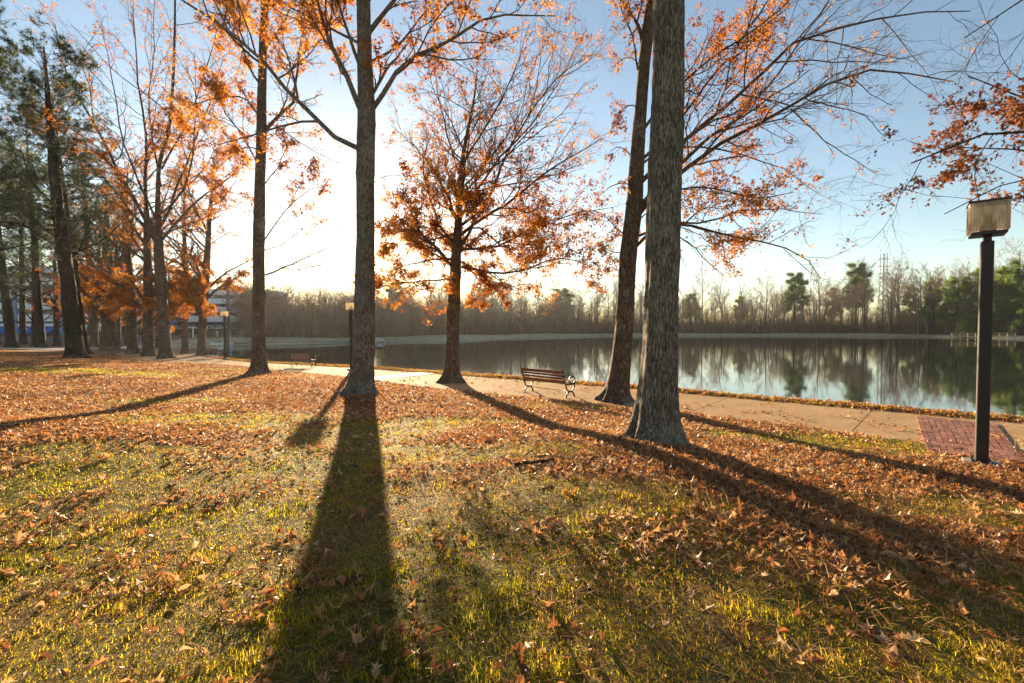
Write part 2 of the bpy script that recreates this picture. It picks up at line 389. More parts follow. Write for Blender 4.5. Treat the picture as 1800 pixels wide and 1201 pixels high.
# ------------------------------------------------------------------ ground, path, water
def grid_faces(ny, nx):
    i = np.arange(ny*nx).reshape(ny, nx)
    return np.stack([i[:-1, :-1], i[:-1, 1:], i[1:, 1:], i[1:, :-1]], -1).reshape(-1, 4)
o = mesh_np('ground', np.stack([gx, gy, GZ], -1).reshape(-1, 3), [grid_faces(*gx.shape)], M['ground'], None, {'litter': GL.ravel(), 'dry': DRY.ravel()})
tag(o, kind='structure')
# water sheet a little larger than the pond, under the banks
def grow_poly(P, d):
    c = []; n = len(P)
    A = .5*np.sum(P[:, 0]*np.roll(P[:, 1], -1)-np.roll(P[:, 0], -1)*P[:, 1]); sg = 1 if A > 0 else -1
    for i in range(n):
        e1 = norm(P[i]-P[i-1]); e2 = norm(P[(i+1) % n]-P[i]); nn = norm(np.array([e1[1]+e2[1], -(e1[0]+e2[0])])*sg)
        c.append(P[i]+nn*d)
    return np.array(c)
wp = grow_poly(POND, .45)
o = mesh_np('pond_water', np.column_stack([wp, np.full(len(wp), WATER)]), [np.arange(len(wp))[None]], M['water']); tag(o, kind='structure')
# path slabs along the two edges
fe = resample(np.column_stack([FAR_EDGE, np.zeros(len(FAR_EDGE))]), 300)[:, :2]
ne = resample(np.column_stack([NEAR_EDGE, np.zeros(len(NEAR_EDGE))]), 300)[:, :2]
mb = MB()
def path_quadstrip(mb, a, b, gap, tint=.5, z=0.0):
    m = 6; t = np.linspace(a+gap, b-gap, m)
    idx = np.arange(300)
    F = np.stack([np.interp(t, idx, fe[:, k]) for k in (0, 1)], 1); Nn = np.stack([np.interp(t, idx, ne[:, k]) for k in (0, 1)], 1)
    w_ = 7; top = []
    for u in np.linspace(0, 1, w_):
        p = F*(1-u)+Nn*u; top.append(np.column_stack([p, path_level(p[:, 0])+z]))
    top = np.array(top)  # w_, m, 3
    bot = top.copy(); bot[..., 2] -= .1
    V = np.vstack([top.reshape(-1, 3), bot.reshape(-1, 3)]); q = grid_faces(w_, m); k = w_*m
    i = np.arange(k).reshape(w_, m)
    rim = np.concatenate([i[0, :], i[1:, -1], i[-1, -2::-1], i[-2:0:-1, 0]]); r2 = np.roll(rim, -1)
    side = np.stack([rim, rim+k, r2+k, r2], -1)
    mb.add(V, [q, side], tint)
# slab joints about every 3.4 m measured on the path centre
cl = np.concatenate([[0], np.cumsum(np.linalg.norm(np.diff((fe+ne)/2, axis=0), axis=1))])
tt = np.interp(np.arange(1.3, cl[-1], 3.4), cl, np.arange(300))
for a, b in zip(tt[:-1], tt[1:]): path_quadstrip(mb, a, b, .03)
o = mb.build('path', M['concrete']); tag(o, kind='structure')
# brick bands: real bricks laid in courses
def brick_band(p0, p1, p2, p3, name, z=.012):
    """p0,p1 far corners, p2,p3 near corners (world xy)"""
    mb = MB(); p0, p1, p2, p3 = [np.array(p, float) for p in (p0, p1, p2, p3)]
    L = (np.linalg.norm(p3-p0)+np.linalg.norm(p2-p1))/2; W = np.linalg.norm(p1-p0)
    nc = max(2, round(L/.205)); nr = max(2, round(W/.105))
    for j in range(nr):
        off = .5 if j % 2 else 0.
        for i in range(-1, nc+1):
            u0, u1 = (i+off)/nc, (i+1+off)/nc; u0c, u1c = max(0, u0), min(1, u1)
            if u1c-u0c < .2/nc: continue
            v0, v1 = j/nr, (j+1)/nr; g = .03
            def pt(u, v_): return (p0*(1-v_)+p1*v_)*(1-u)+(p3*(1-v_)+p2*v_)*u
            du = (u1c-u0c)*g; dv = (v1-v0)*g*2
            q = [pt(u0c+du, v0+dv), pt(u1c-du, v0+dv), pt(u1c-du, v1-dv), pt(u0c+du, v1-dv)]
            zz = z+max(float(path_level(q[0][0])), max(ground(*c_) for c_ in q)+.006)+RNG.normal()*.0018
            top = [(a[0], a[1], zz) for a in q]; bt = [(a[0], a[1], zz-.05) for a in q]
            mb.add(np.array(top+bt), [np.array([[0, 1, 2, 3], [0, 4, 5, 1], [1, 5, 6, 2], [2, 6, 7, 3], [3, 7, 4, 0]])], float(RNG.random()))
    o = mb.build(name, M['brick']); return tag(o, kind='structure')
PAD = [(9.8, 11.0), (10.8, 10.1), (8.0, 7.0), (6.95, 7.55)]
brick_band(*PAD, 'brick_paving')
brick_band(*drop([(-4.6, 22.75), (-3.7, 22.0), (-6.1, 19.2), (-6.95, 19.9)]), 'brick_paving')
mb = MB()
# bed below the joints, so that no gap shows grass
n_ = 300; bed = np.vstack([np.column_stack([fe, path_level(fe[:, 0])-.05]), np.column_stack([ne, path_level(ne[:, 0])-.05])])
i = np.arange(n_-1); mb.add(bed, [np.stack([i, i+1, i+1+n_, i+n_], -1)])
mb.add(np.array([(6.6, 8.3, -.025), (8.3, 9.2, -.025), (8.3, 7.0, -.025), (6.65, 7.6, -.025)]), [np.array([[0, 1, 2, 3]])])
o = mb.build('path_bed', M['earth_gap']); tag(o, kind='structure')
# pavement beyond the left trees
def strip(name, pts, width, m, dz):
    P = resample([(a, b, 0) for a, b in pts], 60)[:, :2]; T = norm(np.gradient(P, axis=0)); Nn = np.stack([-T[:, 1], T[:, 0]], 1)
    rows = []
    for u in np.linspace(-1, 1, 7):
        q = P+Nn*width/2*u; rows.append(np.column_stack([q, height(q[:, 0], q[:, 1])+dz]))
    V = np.array(rows).reshape(-1, 3); return tag(mesh_np(name, V, [grid_faces(7, 60)], m), kind='structure')
strip('pavement', [(-130, 62), (-90, 58), (-62, 60), (-52, 66)], 7, M['pavement'], .06)
strip('road', [(-170, 84), (-110, 78), (-80, 78), (-62, 84)], 9, M['asphalt'], .08)

# ------------------------------------------------------------------ trees
OUT = np.array([(.0, .03), (.16, .05), (.27, .30), (.36, .07), (.5, .44), (.62, .09), (.76, .30), (.84, .08), (1., .0)])
def leaf_proto(out, curl, fold):
    u = out[:, 0]; w_ = out[:, 1]; n = len(u)
    # lobes point forwards
    fw = np.where(w_ > .2, w_*.22, 0)
    V = np.concatenate([np.stack([u+fw, w_, np.abs(w_)*fold + (u-.5)**2*curl], 1), np.stack([u, 0*u, (u-.5)**2*curl], 1), np.stack([u+fw, -w_, np.abs(w_)*fold+(u-.5)**2*curl], 1)])
    V[:, 0] -= .5; i = np.arange(n-1)
    return V, np.concatenate([np.stack([i, i+n, i+n+1, i+1], 1), np.stack([i+n, i+2*n, i+2*n+1, i+n+1], 1)])
def leaf_wild(seed, curl, fold, roll, wide=.8):
    r = np.random.default_rng(seed); o = OUT.copy(); o[:, 1] *= wide*(1+r.normal(size=len(o))*.22); o[1:-1, 0] += r.normal(size=len(o)-2)*.02
    V, F = leaf_proto(o, curl, fold); n = len(o)
    V[:n, 1] *= 1+r.normal()*.25; V[2*n:, :2] += r.normal(size=(n, 2))*.03
    a = V[:, 0]*roll; V[:, 1], V[:, 2] = V[:, 1]*np.cos(a)-V[:, 2]*np.sin(a), V[:, 1]*np.sin(a)+V[:, 2]*np.cos(a)
    V[:, 2] += V[:, 1]**2*r.normal()*1.4; V[:, 1] += V[:, 0]**2*r.normal()*.35
    return V, F
LEAF_HI = [leaf_wild(k, c, f, t, w_) for k, (c, f, t, w_) in enumerate(((.9, .5, .6, .8), (-1.3, .9, 1.2, .7), (2.2, -.5, -.8, .8), (.3, .25, .3, 1.), (-1.2, -1.2, 1.6, .65), (1.6, 1.6, -.4, .6), (-.4, .6, -1.5, .9), (2.6, .8, .9, .55), (.6, -1.6, 0, .8)))]
OLO = np.array([(0, .02), (.3, .26), (.42, .08), (.62, .36), (.7, .1), (1., 0)])
OEL = np.array([(0, .0), (.12, .07), (.35, .17), (.6, .19), (.82, .11), (1., .0)])
def leaf_plain(curl, fold, roll, w_):
    o = OEL.copy(); o[:, 1] *= w_; V, F = leaf_proto(o, curl, fold); V = V*.68
    a = V[:, 0]*roll*1.4; V[:, 1], V[:, 2] = V[:, 1]*np.cos(a)-V[:, 2]*np.sin(a), V[:, 1]*np.sin(a)+V[:, 2]*np.cos(a); return V, F
LEAF_HI += [leaf_plain(*q) for q in ((1.2, 1.2, .8, 1.), (-1., .6, -1.2, 1.5), (2., -.9, 1.5, .8), (.5, 2.2, .3, .9), (-1.8, 1.5, -.5, 1.2), (.2, .3, 2., .6))]
LEAF_LO = [leaf_proto(OLO, c, f) for c, f in ((.9, .6), (-.8, .8), (1.3, -.5))]
LEAF_MIX = LEAF_LO + [leaf_plain(*q) for q in ((1.2, 1.2, .8, 1.2), (-1., 1.4, -1.2, 1.5))]
OT = np.array([(0, .0), (.45, .33), (1., 0)])
LEAF_T = [leaf_proto(OT, c, f) for c, f in ((.6, .5), (-.8, .6))]
def rots(n, rng, tilt=None):
    """random rotation matrices; tilt (rad) limits the leaf normal's angle from up"""
    if tilt is None:
        q = norm(rng.normal(size=(n, 4)))
        a, b, c, d = q.T
        return np.stack([1-2*(c*c+d*d), 2*(b*c-a*d), 2*(b*d+a*c), 2*(b*c+a*d), 1-2*(b*b+d*d), 2*(c*d-a*b), 2*(b*d-a*c), 2*(c*d+a*b), 1-2*(b*b+c*c)], 1).reshape(n, 3, 3)
    az = rng.random(n)*2*math.pi; tl = np.abs(rng.normal(size=n))*tilt; ph = rng.random(n)*2*math.pi
    c, s_ = np.cos(az), np.sin(az); o = np.zeros(n); l = np.ones(n)
    Z = np.stack([c, -s_, o, s_, c, o, o, o, l], 1).reshape(n, 3, 3)
    k = np.stack([np.cos(ph), np.sin(ph), o], 1); ct, st = np.cos(tl), np.sin(tl)
    K = np.stack([o, -k[:, 2], k[:, 1], k[:, 2], o, -k[:, 0], -k[:, 1], k[:, 0], o], 1).reshape(n, 3, 3)
    Rk = np.eye(3)[None] + st[:, None, None]*K + (1-ct)[:, None, None]*(K@K)
    return Rk@Z
def scatter(protos, pos, rot, size, tint, rng):
    Vs, Fs, Ts = [], [], []; base = 0
    which = rng.integers(0, len(protos), len(pos))
    for k, (pv, pf) in enumerate(protos):
        s_ = which == k
        if not s_.any(): continue
        V = np.einsum('nij,vj->nvi', rot[s_], pv)*size[s_][:, None, None] + pos[s_][:, None, :]
        m = V.shape[0]; Fs.append((pf[None] + (base+np.arange(m)*len(pv))[:, None, None]).reshape(-1, pf.shape[1]))
        Vs.append(V.reshape(-1, 3)); Ts.append(np.repeat(tint[s_], len(pv))); base += m*len(pv)
    return np.concatenate(Vs), np.concatenate(Fs), np.concatenate(Ts)
def spawn(P, r, rng, k, t0, t1, ratio, ang, up, wob, n, rr=.5, lmin=.15, shape=.6, rmin=.002, flat=1.0, thin=False):
    """children of every polyline: k per parent"""
    b, m, _ = P.shape
    L = np.linalg.norm(np.diff(P, axis=1), axis=2).sum(1)
    t = t0+(t1-t0)*(np.arange(k)[None]+rng.random((b, k)))/k
    f = t*(m-1); i0 = np.clip(f.astype(int), 0, m-2); fr = (f-i0)[..., None]; bi = np.arange(b)[:, None]
    pos = P[bi, i0]*(1-fr)+P[bi, i0+1]*fr; T = norm(P[bi, i0+1]-P[bi, i0])
    rad = (r[bi, i0]*(1-fr[..., 0])+r[bi, i0+1]*fr[..., 0])*rr
    ln = np.maximum(L[:, None]*ratio*(1-shape*t)*(.65+.7*rng.random((b, k))), lmin)
    q = rng.normal(size=(b, k, 3)); q[..., 2] *= flat; q = norm(q-(q*T).sum(-1, keepdims=True)*T)
    a = ang*(.75+.5*rng.random((b, k)))[..., None]
    d = norm(np.cos(a)*T+np.sin(a)*q).reshape(-1, 3); pos = pos.reshape(-1, 3); ln = ln.ravel(); rad = np.maximum(rad.ravel(), rmin)
    out = [pos]; 
    for s_ in range(n-1):
        d = norm(d+np.array([0, 0, up])/(n-1)+rng.normal(size=d.shape)*wob)
        pos = pos+d*(ln/(n-1))[:, None]; out.append(pos)
    Q = np.stack(out, 1); keep = np.repeat(np.clip(L/np.percentile(L, 70), .12, 1), k) > rng.random(b*k) if thin else slice(None); Q = Q[keep]; rad = rad[keep]; rd = rad[:, None]*np.linspace(1, .35, n)[None]
    return Q, rd
def clump(p, s_=1.0, o=0): return (vnoise(p[:, 0]+p[:, 2]*.7, p[:, 1]*.6+p[:, 2]*1.1, s_, o)+vnoise(p[:, 0]*1.3-p[:, 2], p[:, 1]+p[:, 2], s_*.45, o+3)*.5)/1.5
def trunk_mesh(path, radii, sides=28, flare=.9, rng=None, nring=60, forks=()):
    low_ = sides < 14
    P = resample(path, 300); u = np.linspace(0, 1, nring)**(1 if low_ else 1.9); x_ = np.linspace(0, 1, 300)
    P = np.stack([np.interp(u, x_, P[:, k]) for k in range(3)], 1); h = P[:, 2]-P[0, 2]
    r = np.interp(u, np.linspace(0, 1, len(radii)), radii)
    V, F = tubes(P[None], r[None], sides)
    V = V.reshape(nring, sides, 3); ctr = P[:, None, :]; d = V-ctr
    a = np.arange(sides)/sides*2*math.pi; ph = rng.random(5)*6.28; k1 = rng.integers(3, 5)
    lobes = .6*np.sin(k1*a+ph[0])+.35*np.sin((k1+3)*a+ph[1])+.2*np.sin(9*a+ph[2])
    fl = np.exp(-h/.2)[:, None]; fl2 = np.exp(-h/.6)[:, None]; fl3 = np.exp(-h/2.2)[:, None]
    o_ = rng.integers(0, 90)
    rough = vnoise(np.cos(a)[None]*3+h[:, None]*.25, np.sin(a)[None]*3+h[:, None]*.9, .35, o_)-.5
    warts = np.clip(vnoise(a[None]*1.2+0*h[:, None], h[:, None]*1.0+0*a[None], .55, o_+3)-.78, 0, 1)
    sc = 1+flare*fl*(.55+.55*lobes[None])+.20*fl2*(1+.7*lobes[None])+.07*fl3*lobes[None] + .035*np.sin(2*a[None]+h[:, None]*1.1+ph[3]) + .03*np.sin(3*a[None]-h[:, None]*1.7+ph[4])
    sc = sc + (0 if low_ else .10*rough+.5*warts+(rng.random((nring, sides))-.5)*.035)
    V = ctr+d*sc[..., None]; V[0, :, 2] -= .15
    return V.reshape(-1, 3), F
def tree(name, label, base, trunk, radii, limbs, rng, bmat, leafmat=None, leaf_fn=None, group=None, auto=10, t_auto=(.3, 1.), auto_ratio=.42, auto_ang=1.0,
         counts=(7, 7, 5), ratios=(.5, .45, .45), up=(.25, .2, .1), nleaf=3, leafsize=.12, twigr=.0035, low=False, cat='tree', flare=.9, crownname='crown', shape=.6, protos=None, wob=.16, tuft=3):
    base = np.array(base, float)
    root = empty(name, tuple(base)); tag(root, label, cat, group)
    tp = np.array(trunk, float)-base
    V, F = trunk_mesh(tp, radii, 44 if not low else 10, flare, rng, 150 if not low else 16)
    n1 = 10 if not low else 6
    TP = resample(tp, 24)[None]; TR = np.interp(np.linspace(0, 1, 24), np.linspace(0, 1, len(radii)), radii)[None]
    L1, R1 = [], []
    for pts, r0 in limbs:
        q = resample(np.array(pts, float)-base, n1); q[1:-1] += rng.normal(size=(n1-2, 3))*.012*np.linalg.norm(q[-1]-q[0])/3
        L1.append(q); R1.append(np.linspace(r0, max(r0*.18, .008), n1))
    if auto:
        q, r_ = spawn(TP, TR, rng, auto, t_auto[0], t_auto[1], auto_ratio, auto_ang, up[0], wob*.7, n1, .38, .8, shape)
        L1 += list(q); R1 += list(r_)
    P1 = np.array(L1); r1 = np.array(R1)
    parts = [(V, F)]
    P2, r2 = spawn(P1, r1, rng, counts[0], .18, 1., ratios[0], .75, up[1], wob, 7 if not low else 4, .55, .35, .45, thin=True)
    P3, r3 = spawn(P2, r2, rng, counts[1], .12, 1., ratios[1], .75, up[2], wob*1.2, 5 if not low else 3, .6, .22, .4, twigr, thin=not low)
    P4, r4 = spawn(P3, r3, rng, counts[2], .15, 1., ratios[2], .8, .1, wob*1.3, 4 if not low else 3, .7, .14, .3, twigr*.7) if counts[2] else (None, None)
    # trunk object holds trunk and main limbs; crown holds the finer branches
    a, fa = tubes(P1, r1, 9 if not low else 5)
    mesh_np('trunk', np.concatenate([V, a]), [F, fa+len(V)], bmat, root)
    vs, fs = tubes(P2, r2, 6 if not low else 4); Vb = [vs]; Fb = [fs]; nb = len(vs)
    for PP, rr_, sd_ in ((P3, r3, 4 if not low else 3), (P4, r4, 3)):
        if PP is None: continue
        v, f = tubes(PP, rr_, sd_); Vb.append(v); Fb.append(f+nb); nb += len(v)
    Vb = np.concatenate(Vb); Fb = np.concatenate(Fb)
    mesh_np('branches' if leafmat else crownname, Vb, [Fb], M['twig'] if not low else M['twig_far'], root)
    if leafmat:
        cand = []
        for PP in (P3, P4):
            if PP is None: continue
            m = PP.shape[1]
            t = rng.random((len(PP), nleaf))*(m-1); i0 = np.clip(t.astype(int), 0, m-2); fr = (t-i0)[..., None]; bi = np.arange(len(PP))[:, None]
            LL = np.linalg.norm(np.diff(PP, axis=1), axis=2).sum(1); kp = rng.random((len(PP), nleaf)) < np.clip((LL/np.percentile(LL, 75))**1.3, .05, 1)[:, None]
            cand.append((PP[bi, i0]*(1-fr)+PP[bi, i0+1]*fr)[kp])
        c = np.concatenate(cand); pr = leaf_fn(c+base); c = c[rng.random(len(c)) < pr]
        if len(c):
            # a small tuft of leaves at each spot
            c = np.repeat(c, tuft, 0)+rng.normal(size=(len(c)*tuft, 3))*leafsize*.6
            c[:, 2] -= leafsize*.3; n = len(c)
            tint = np.clip(.42+(clump(c, 1.2, 5)-.5)*1.3+rng.normal(size=n)*.2, 0, 1)
            V, F, T = scatter(protos or LEAF_LO, c, rots(n, rng), leafsize*(.65+.6*rng.random(n)), tint, rng)
            mesh_np(crownname, V, [F], leafmat, root, {'tint': T}, smooth=False)
    return root
def img(pts, d, dd=0.0, spread=0.0):
    """limb given by where it is seen, at the tree's own distance, leaning dd metres nearer/farther by its tip"""
    n = len(pts); return [ray(p[0], p[1], d+dd*(i/(n-1))**1.2) for i, p in enumerate(pts)]

def rimg(seed): return np.random.default_rng(seed)
# --- D: orange oak in the middle
bx, by, bz = G(793, 672); d = by
tr = [(bx, by, bz)]+img([(797, 560), (802, 450), (806, 400), (812, 300), (822, 240), (834, 180), (840, 130)], d)
LB = [([(808, 416), (850, 385), (891, 362), (962, 304), (1058, 246)], .075, -1.2), ([(808, 400), (858, 354), (891, 279), (966, 158), (1037, 104)], .07, 1.0),
      ([(808, 390), (850, 316), (908, 250), (975, 166), (1010, 90)], .06, 2.2), ([(812, 470), (866, 480), (912, 478), (980, 455), (1040, 470)], .06, -2.0),
      ([(808, 440), (870, 436), (933, 400), (987, 383), (1078, 366)], .06, .8), ([(800, 433), (775, 400), (754, 341), (745, 291), (760, 240)], .055, -1.5),
      ([(800, 425), (758, 404), (715, 395), (680, 360)], .05, 1.5), ([(800, 455), (754, 458), (705, 470), (662, 485)], .05, 1.0), ([(800, 490), (740, 495), (690, 500), (655, 512)], .04, -2),
      ([(806, 400), (780, 330), (735, 265), (690, 225)], .055, -.8), ([(812, 320), (790, 250), (771, 166), (765, 90)], .045, 1.2), ([(814, 290), (860, 220), (905, 130), (930, 50)], .05, -1.5),
      ([(810, 350), (870, 330), (940, 320), (1030, 290)], .05, 2.5), ([(815, 460), (850, 500), (890, 505), (930, 500)], .035, -1.5), ([(806, 440), (780, 470), (775, 495), (750, 500)], .03, -1.5),
      ([(808, 420), (840, 440), (890, 420), (950, 410)], .045, -2.2), ([(806, 410), (770, 420), (730, 430), (690, 430)], .045, -2.), ([(808, 415), (840, 400), (900, 440), (1000, 430)], .05, 3.5)]
def lf_D(p):
    px = 900+p[:, 0]/p[:, 1]*FPX; py = HORIZ-(p[:, 2]-EYE)/p[:, 1]*FPX  # crown measured from the oak's own position
    h = p[:, 2]-bz
    low_ = sstep(11.2, 6.2, h+(p[:, 0]-bx)*.30)
    return np.clip(.03+.62*low_*sstep(11, 7, h+.6), 0, 1)*sstep(.28, .62, clump(p, .5, 1))+.03
tree('oak_tree', 'wide low-branching oak full of orange leaves, left of the nearest bench', (bx, by, bz), tr, [.31, .26, .24, .2, .13, .085, .055, .02],
     [(img(p, d, dd), r) for p, r, dd in LB], rimg(11), M['bark_oak'], M['leaf_orange'], lf_D, auto=20, t_auto=(.36, .98), counts=(14, 9, 5), ratios=(.42, .42, .45), up=(.3, .25, .15), nleaf=5, leafsize=.115, tuft=3)
# --- B: grey trunk left of centre, shadow runs towards the viewer
bx2, by2, bz2 = G(635, 692); d = by2
tr = [(bx2, by2, bz2)]+img([(640, 600), (643, 450), (645, 300), (647, 200), (645, 100), (643, 0), (640, -140), (636, -300), (640, -420)], d)
LB = [([(640, 268), (600, 250), (513, 169), (469, 116), (412, 64), (319, 0), (250, -70)], .085, -.5), ([(640, 205), (612, 141), (589, 90), (559, 0), (540, -80)], .1, .6),
      ([(652, 205), (683, 158), (725, 112), (783, 83), (833, 54), (883, 37), (975, 38)], .085, -.6), ([(652, 185), (683, 129), (708, 100), (725, 73)], .065, .2),
      ([(650, 70), (672, 40), (704, 4), (740, -50), (790, -110)], .085, .5), ([(642, 140), (612, 54), (600, 12), (585, -60)], .07, -1.), ([(645, 20), (690, -60), (720, -180)], .09, 1),
      ([(643, 0), (600, -80), (560, -200)], .09, -1), ([(648, 120), (700, 90), (760, 20), (800, -60)], .05, 1.8), ([(645, 90), (590, 60), (530, 30), (450, -10)], .05, 1.5),
      ([(650, -40), (740, -90), (850, -120)], .07, -1.5), ([(640, -60), (540, -110), (440, -130)], .07, 1.5), ([(652, 330), (670, 316), (700, 310), (735, 322)], .012, -.3)]
def lf_B(p):
    h = p[:, 2]
    return .5*sstep(.40, .62, clump(p, .8, 2))*sstep(4.8, 7.0, h)
tree('oak_tree', 'tall grey-barked oak whose long straight shadow runs down towards the viewer', (bx2, by2, bz2), tr, [.36, .32, .30, .285, .27, .22, .2, .16, .1, .05],
     [(img(p, d, dd), r) for p, r, dd in LB], rimg(12), M['bark_grey'], M['leaf_orange'], lf_B, auto=4, t_auto=(.7, .98), counts=(10, 8, 5), ratios=(.38, .42, .45), nleaf=4, leafsize=.13, tuft=4)
# --- C
bx3, by3, bz3 = G(455, 657); d = by3
tr = [(bx3, by3, bz3)]+img([(455, 560), (458, 400), (464, 250), (468, 120), (474, 0), (478, -150), (480, -280)], d)
LB = [([(468, 484), (513, 465), (547, 451), (575, 438), (600, 420)], .055, -.5), ([(500, 472), (530, 473), (574, 468), (622, 487)], .03, .5), ([(466, 240), (500, 205), (521, 180), (532, 112), (560, 50)], .10, .5),
      ([(462, 210), (438, 180), (412, 176), (370, 182), (326, 199)], .055, -1.), ([(468, 422), (490, 390), (517, 360), (562, 326), (600, 310)], .04, 1), ([(468, 228), (487, 225), (544, 262), (600, 292)], .035, .8),
      ([(462, 300), (430, 240), (400, 200), (370, 120)], .05, 1.5), ([(468, 120), (420, 80), (390, 20), (360, -40)], .07, -1), ([(470, 100), (510, 40), (540, -30)], .07, 1), ([(468, 160), (440, 110), (420, 40), (410, -40)], .06, 2),
      ([(472, 20), (440, -50), (400, -120)], .06, -2), ([(472, 30), (520, -40), (570, -90)], .06, -1), ([(464, 270), (440, 262), (410, 280), (385, 300)], .035, -2), ([(468, 440), (500, 430), (540, 400), (580, 395)], .03, 2), ([(466, 330), (490, 300), (510, 260), (540, 230)], .03, -1)]
def lf_C(p):
    h = p[:, 2]-bz3; u = p[:, 0]-bx3
    return np.where(u > .8, .5*sstep(7.5, 9.5, h), sstep(4.5, 7, h))*sstep(.42, .60, clump(p, 1.2, 4))*.6
tree('oak_tree', 'slim oak with orange leaves high up, between the second bench and the left lamp', (bx3, by3, bz3), tr, [.34, .30, .27, .24, .2, .16, .12, .06],
     [(img(p, d, dd), r) for p, r, dd in LB], rimg(13), M['bark_oak'], M['leaf_orange'], lf_C, auto=3, t_auto=(.75, .98), counts=(10, 8, 5), ratios=(.4, .42, .45), nleaf=4, leafsize=.16, tuft=4)
# --- E: leaning oak beside the bench
bx4, by4, bz4 = G(1085, 706); d = by4
tr = [(bx4, by4, bz4)]+img([(1095, 600), (1104, 450), (1112, 370), (1120, 250), (1128, 130), (1132, 90), (1142, 0), (1150, -120), (1158, -250)], d)
LB = [([(1115, 385), (1196, 300), (1275, 250), (1358, 204), (1416, 167), (1483, 137), (1545, 129), (1608, 141), (1665, 150)], .075, -1.), ([(1116, 372), (1196, 285), (1275, 225), (1337, 165), (1400, 80), (1455, 15)], .065, 1.),
      ([(1118, 330), (1200, 250), (1291, 175), (1358, 112), (1400, 75), (1462, 58), (1525, 46), (1629, 33), (1691, 30)], .07, -.5), ([(1120, 290), (1200, 204), (1254, 129), (1316, 83), (1380, 20)], .05, 1.5),
      ([(1122, 240), (1200, 146), (1275, 92), (1330, 55), (1400, -10)], .05, -1), ([(1112, 440), (1150, 405), (1196, 396), (1287, 416), (1333, 427), (1383, 437), (1420, 462), (1441, 491)], .05, -1.),
      ([(1112, 420), (1170, 395), (1233, 392), (1300, 372), (1387, 370), (1441, 378)], .04, 1.), ([(1383, 196), (1441, 250), (1483, 275), (1533, 308)], .022, -.4), ([(1416, 183), (1504, 204), (1550, 246)], .02, .3),
      ([(1130, 100), (1118, 55), (1095, 20), (1072, -20)], .07, .5), ([(1118, 130), (1108, 70), (1090, 30), (1080, -30)], .03, -1), ([(1105, 420), (1080, 400), (1060, 380), (1035, 370)], .02, .4), ([(1104, 440), (1080, 445), (1050, 430)], .02, -1),
      ([(1140, 10), (1200, -60), (1300, -90), (1420, -60)], .07, -.5), ([(1145, -40), (1230, -140), (1330, -200)], .07, .5), ([(1108, 380), (1140, 350), (1230, 330), (1320, 350), (1390, 340)], .035, -1.5),
      ([(1400, 75), (1480, 90), (1560, 110), (1620, 100)], .022, 0.5), ([(1483, 137), (1520, 170), (1560, 190)], .015, .5), ([(1116, 300), (1180, 260), (1280, 270), (1370, 300), (1430, 340)], .035, 1.5),
      ([(1290, 85), (1330, 30), (1370, -30)], .04, .6), ([(1118, 335), (1095, 325), (1072, 330), (1055, 345)], .022, -.6), ([(1120, 290), (1100, 270), (1085, 262), (1070, 270)], .02, .5), ([(1125, 200), (1105, 190), (1085, 205), (1072, 225)], .02, -.5), ([(1114, 400), (1130, 380), (1150, 372), (1175, 380)], .022, -.8), ([(1128, 130), (1108, 110), (1090, 112), (1075, 125)], .02, .4)]
def lf_E(p):
    u = p[:, 0]-bx4
    return sstep(5.6, 3.6, u+np.clip(6-p[:, 2], 0, 3)*.1)*sstep(.36, .64, clump(p, .55, 6))*.45*sstep(-6, 0, u+1.5) + .01
tree('oak_tree', 'leaning oak right of the nearest bench, its long limbs reaching right over the pond', (bx4, by4, bz4), tr, [.30, .27, .25, .23, .2, .17, .16, .13, .1, .05],
     [(img(p, d, dd), r) for p, r, dd in LB], rimg(14), M['bark_oak'], M['leaf_orange'], lf_E, auto=3, t_auto=(.8, .98), counts=(13, 8, 5), ratios=(.32, .45, .5), nleaf=5, leafsize=.10, tuft=3, up=(.2, .05, .05), wob=.2)
# --- A: the big trunk
bx5, by5, bz5 = G(1152, 778); d = by5
tr = [(bx5, by5, bz5)]+img([(1156, 700), (1160, 600), (1165, 400), (1169, 200), (1171, 0), (1172, -200), (1172, -500), (1178, -800), (1180, -1000)], d)
def lf_A(p): return .3*sstep(.4, .6, clump(p, 1.1, 6))
tree('oak_tree', 'biggest and nearest oak trunk, straight and grey with pale lichen round its flaring roots', (bx5, by5, bz5), tr, [.285, .25, .24, .225, .215, .21, .19, .15, .1, .05],
     [], rimg(15), M['bark_grey'], M['leaf_orange'], lf_A, auto=14, t_auto=(.62, .98), counts=(6, 5, 3), nleaf=2, leafsize=.13, auto_ratio=.33, flare=.5)
# --- F
bx6, by6, bz6 = G(290, 630); d = by6
tr = [(bx6, by6, bz6)]+img([(288, 560), (284, 480), (282, 420), (285, 300), (305, 225), (315, 112), (319, 0), (322, -120)], d)
LB = [([(280, 425), (225, 326), (169, 214), (127, 131), (110, 50)], .16, -1), ([(282, 420), (262, 360), (262, 250), (250, 120), (245, 20)], .14, 1), ([(286, 425), (337, 367), (400, 320), (442, 285)], .12, -1), ([(280, 430), (206, 337), (127, 262), (60, 230)], .1, 2),
      ([(286, 400), (330, 300), (370, 200), (400, 110)], .12, 2), ([(283, 400), (230, 270), (210, 150), (190, 60)], .1, -2), ([(284, 415), (350, 390), (400, 370), (430, 380)], .07, -2.5), ([(284, 380), (330, 330), (350, 220), (350, 100)], .1, -2), ([(280, 420), (240, 380), (190, 350), (150, 340)], .07, -3),
      ([(288, 330), (270, 200), (280, 80), (285, -20)], .08, 2), ([(290, 300), (350, 180), (390, 60), (420, -20)], .08, 0)]
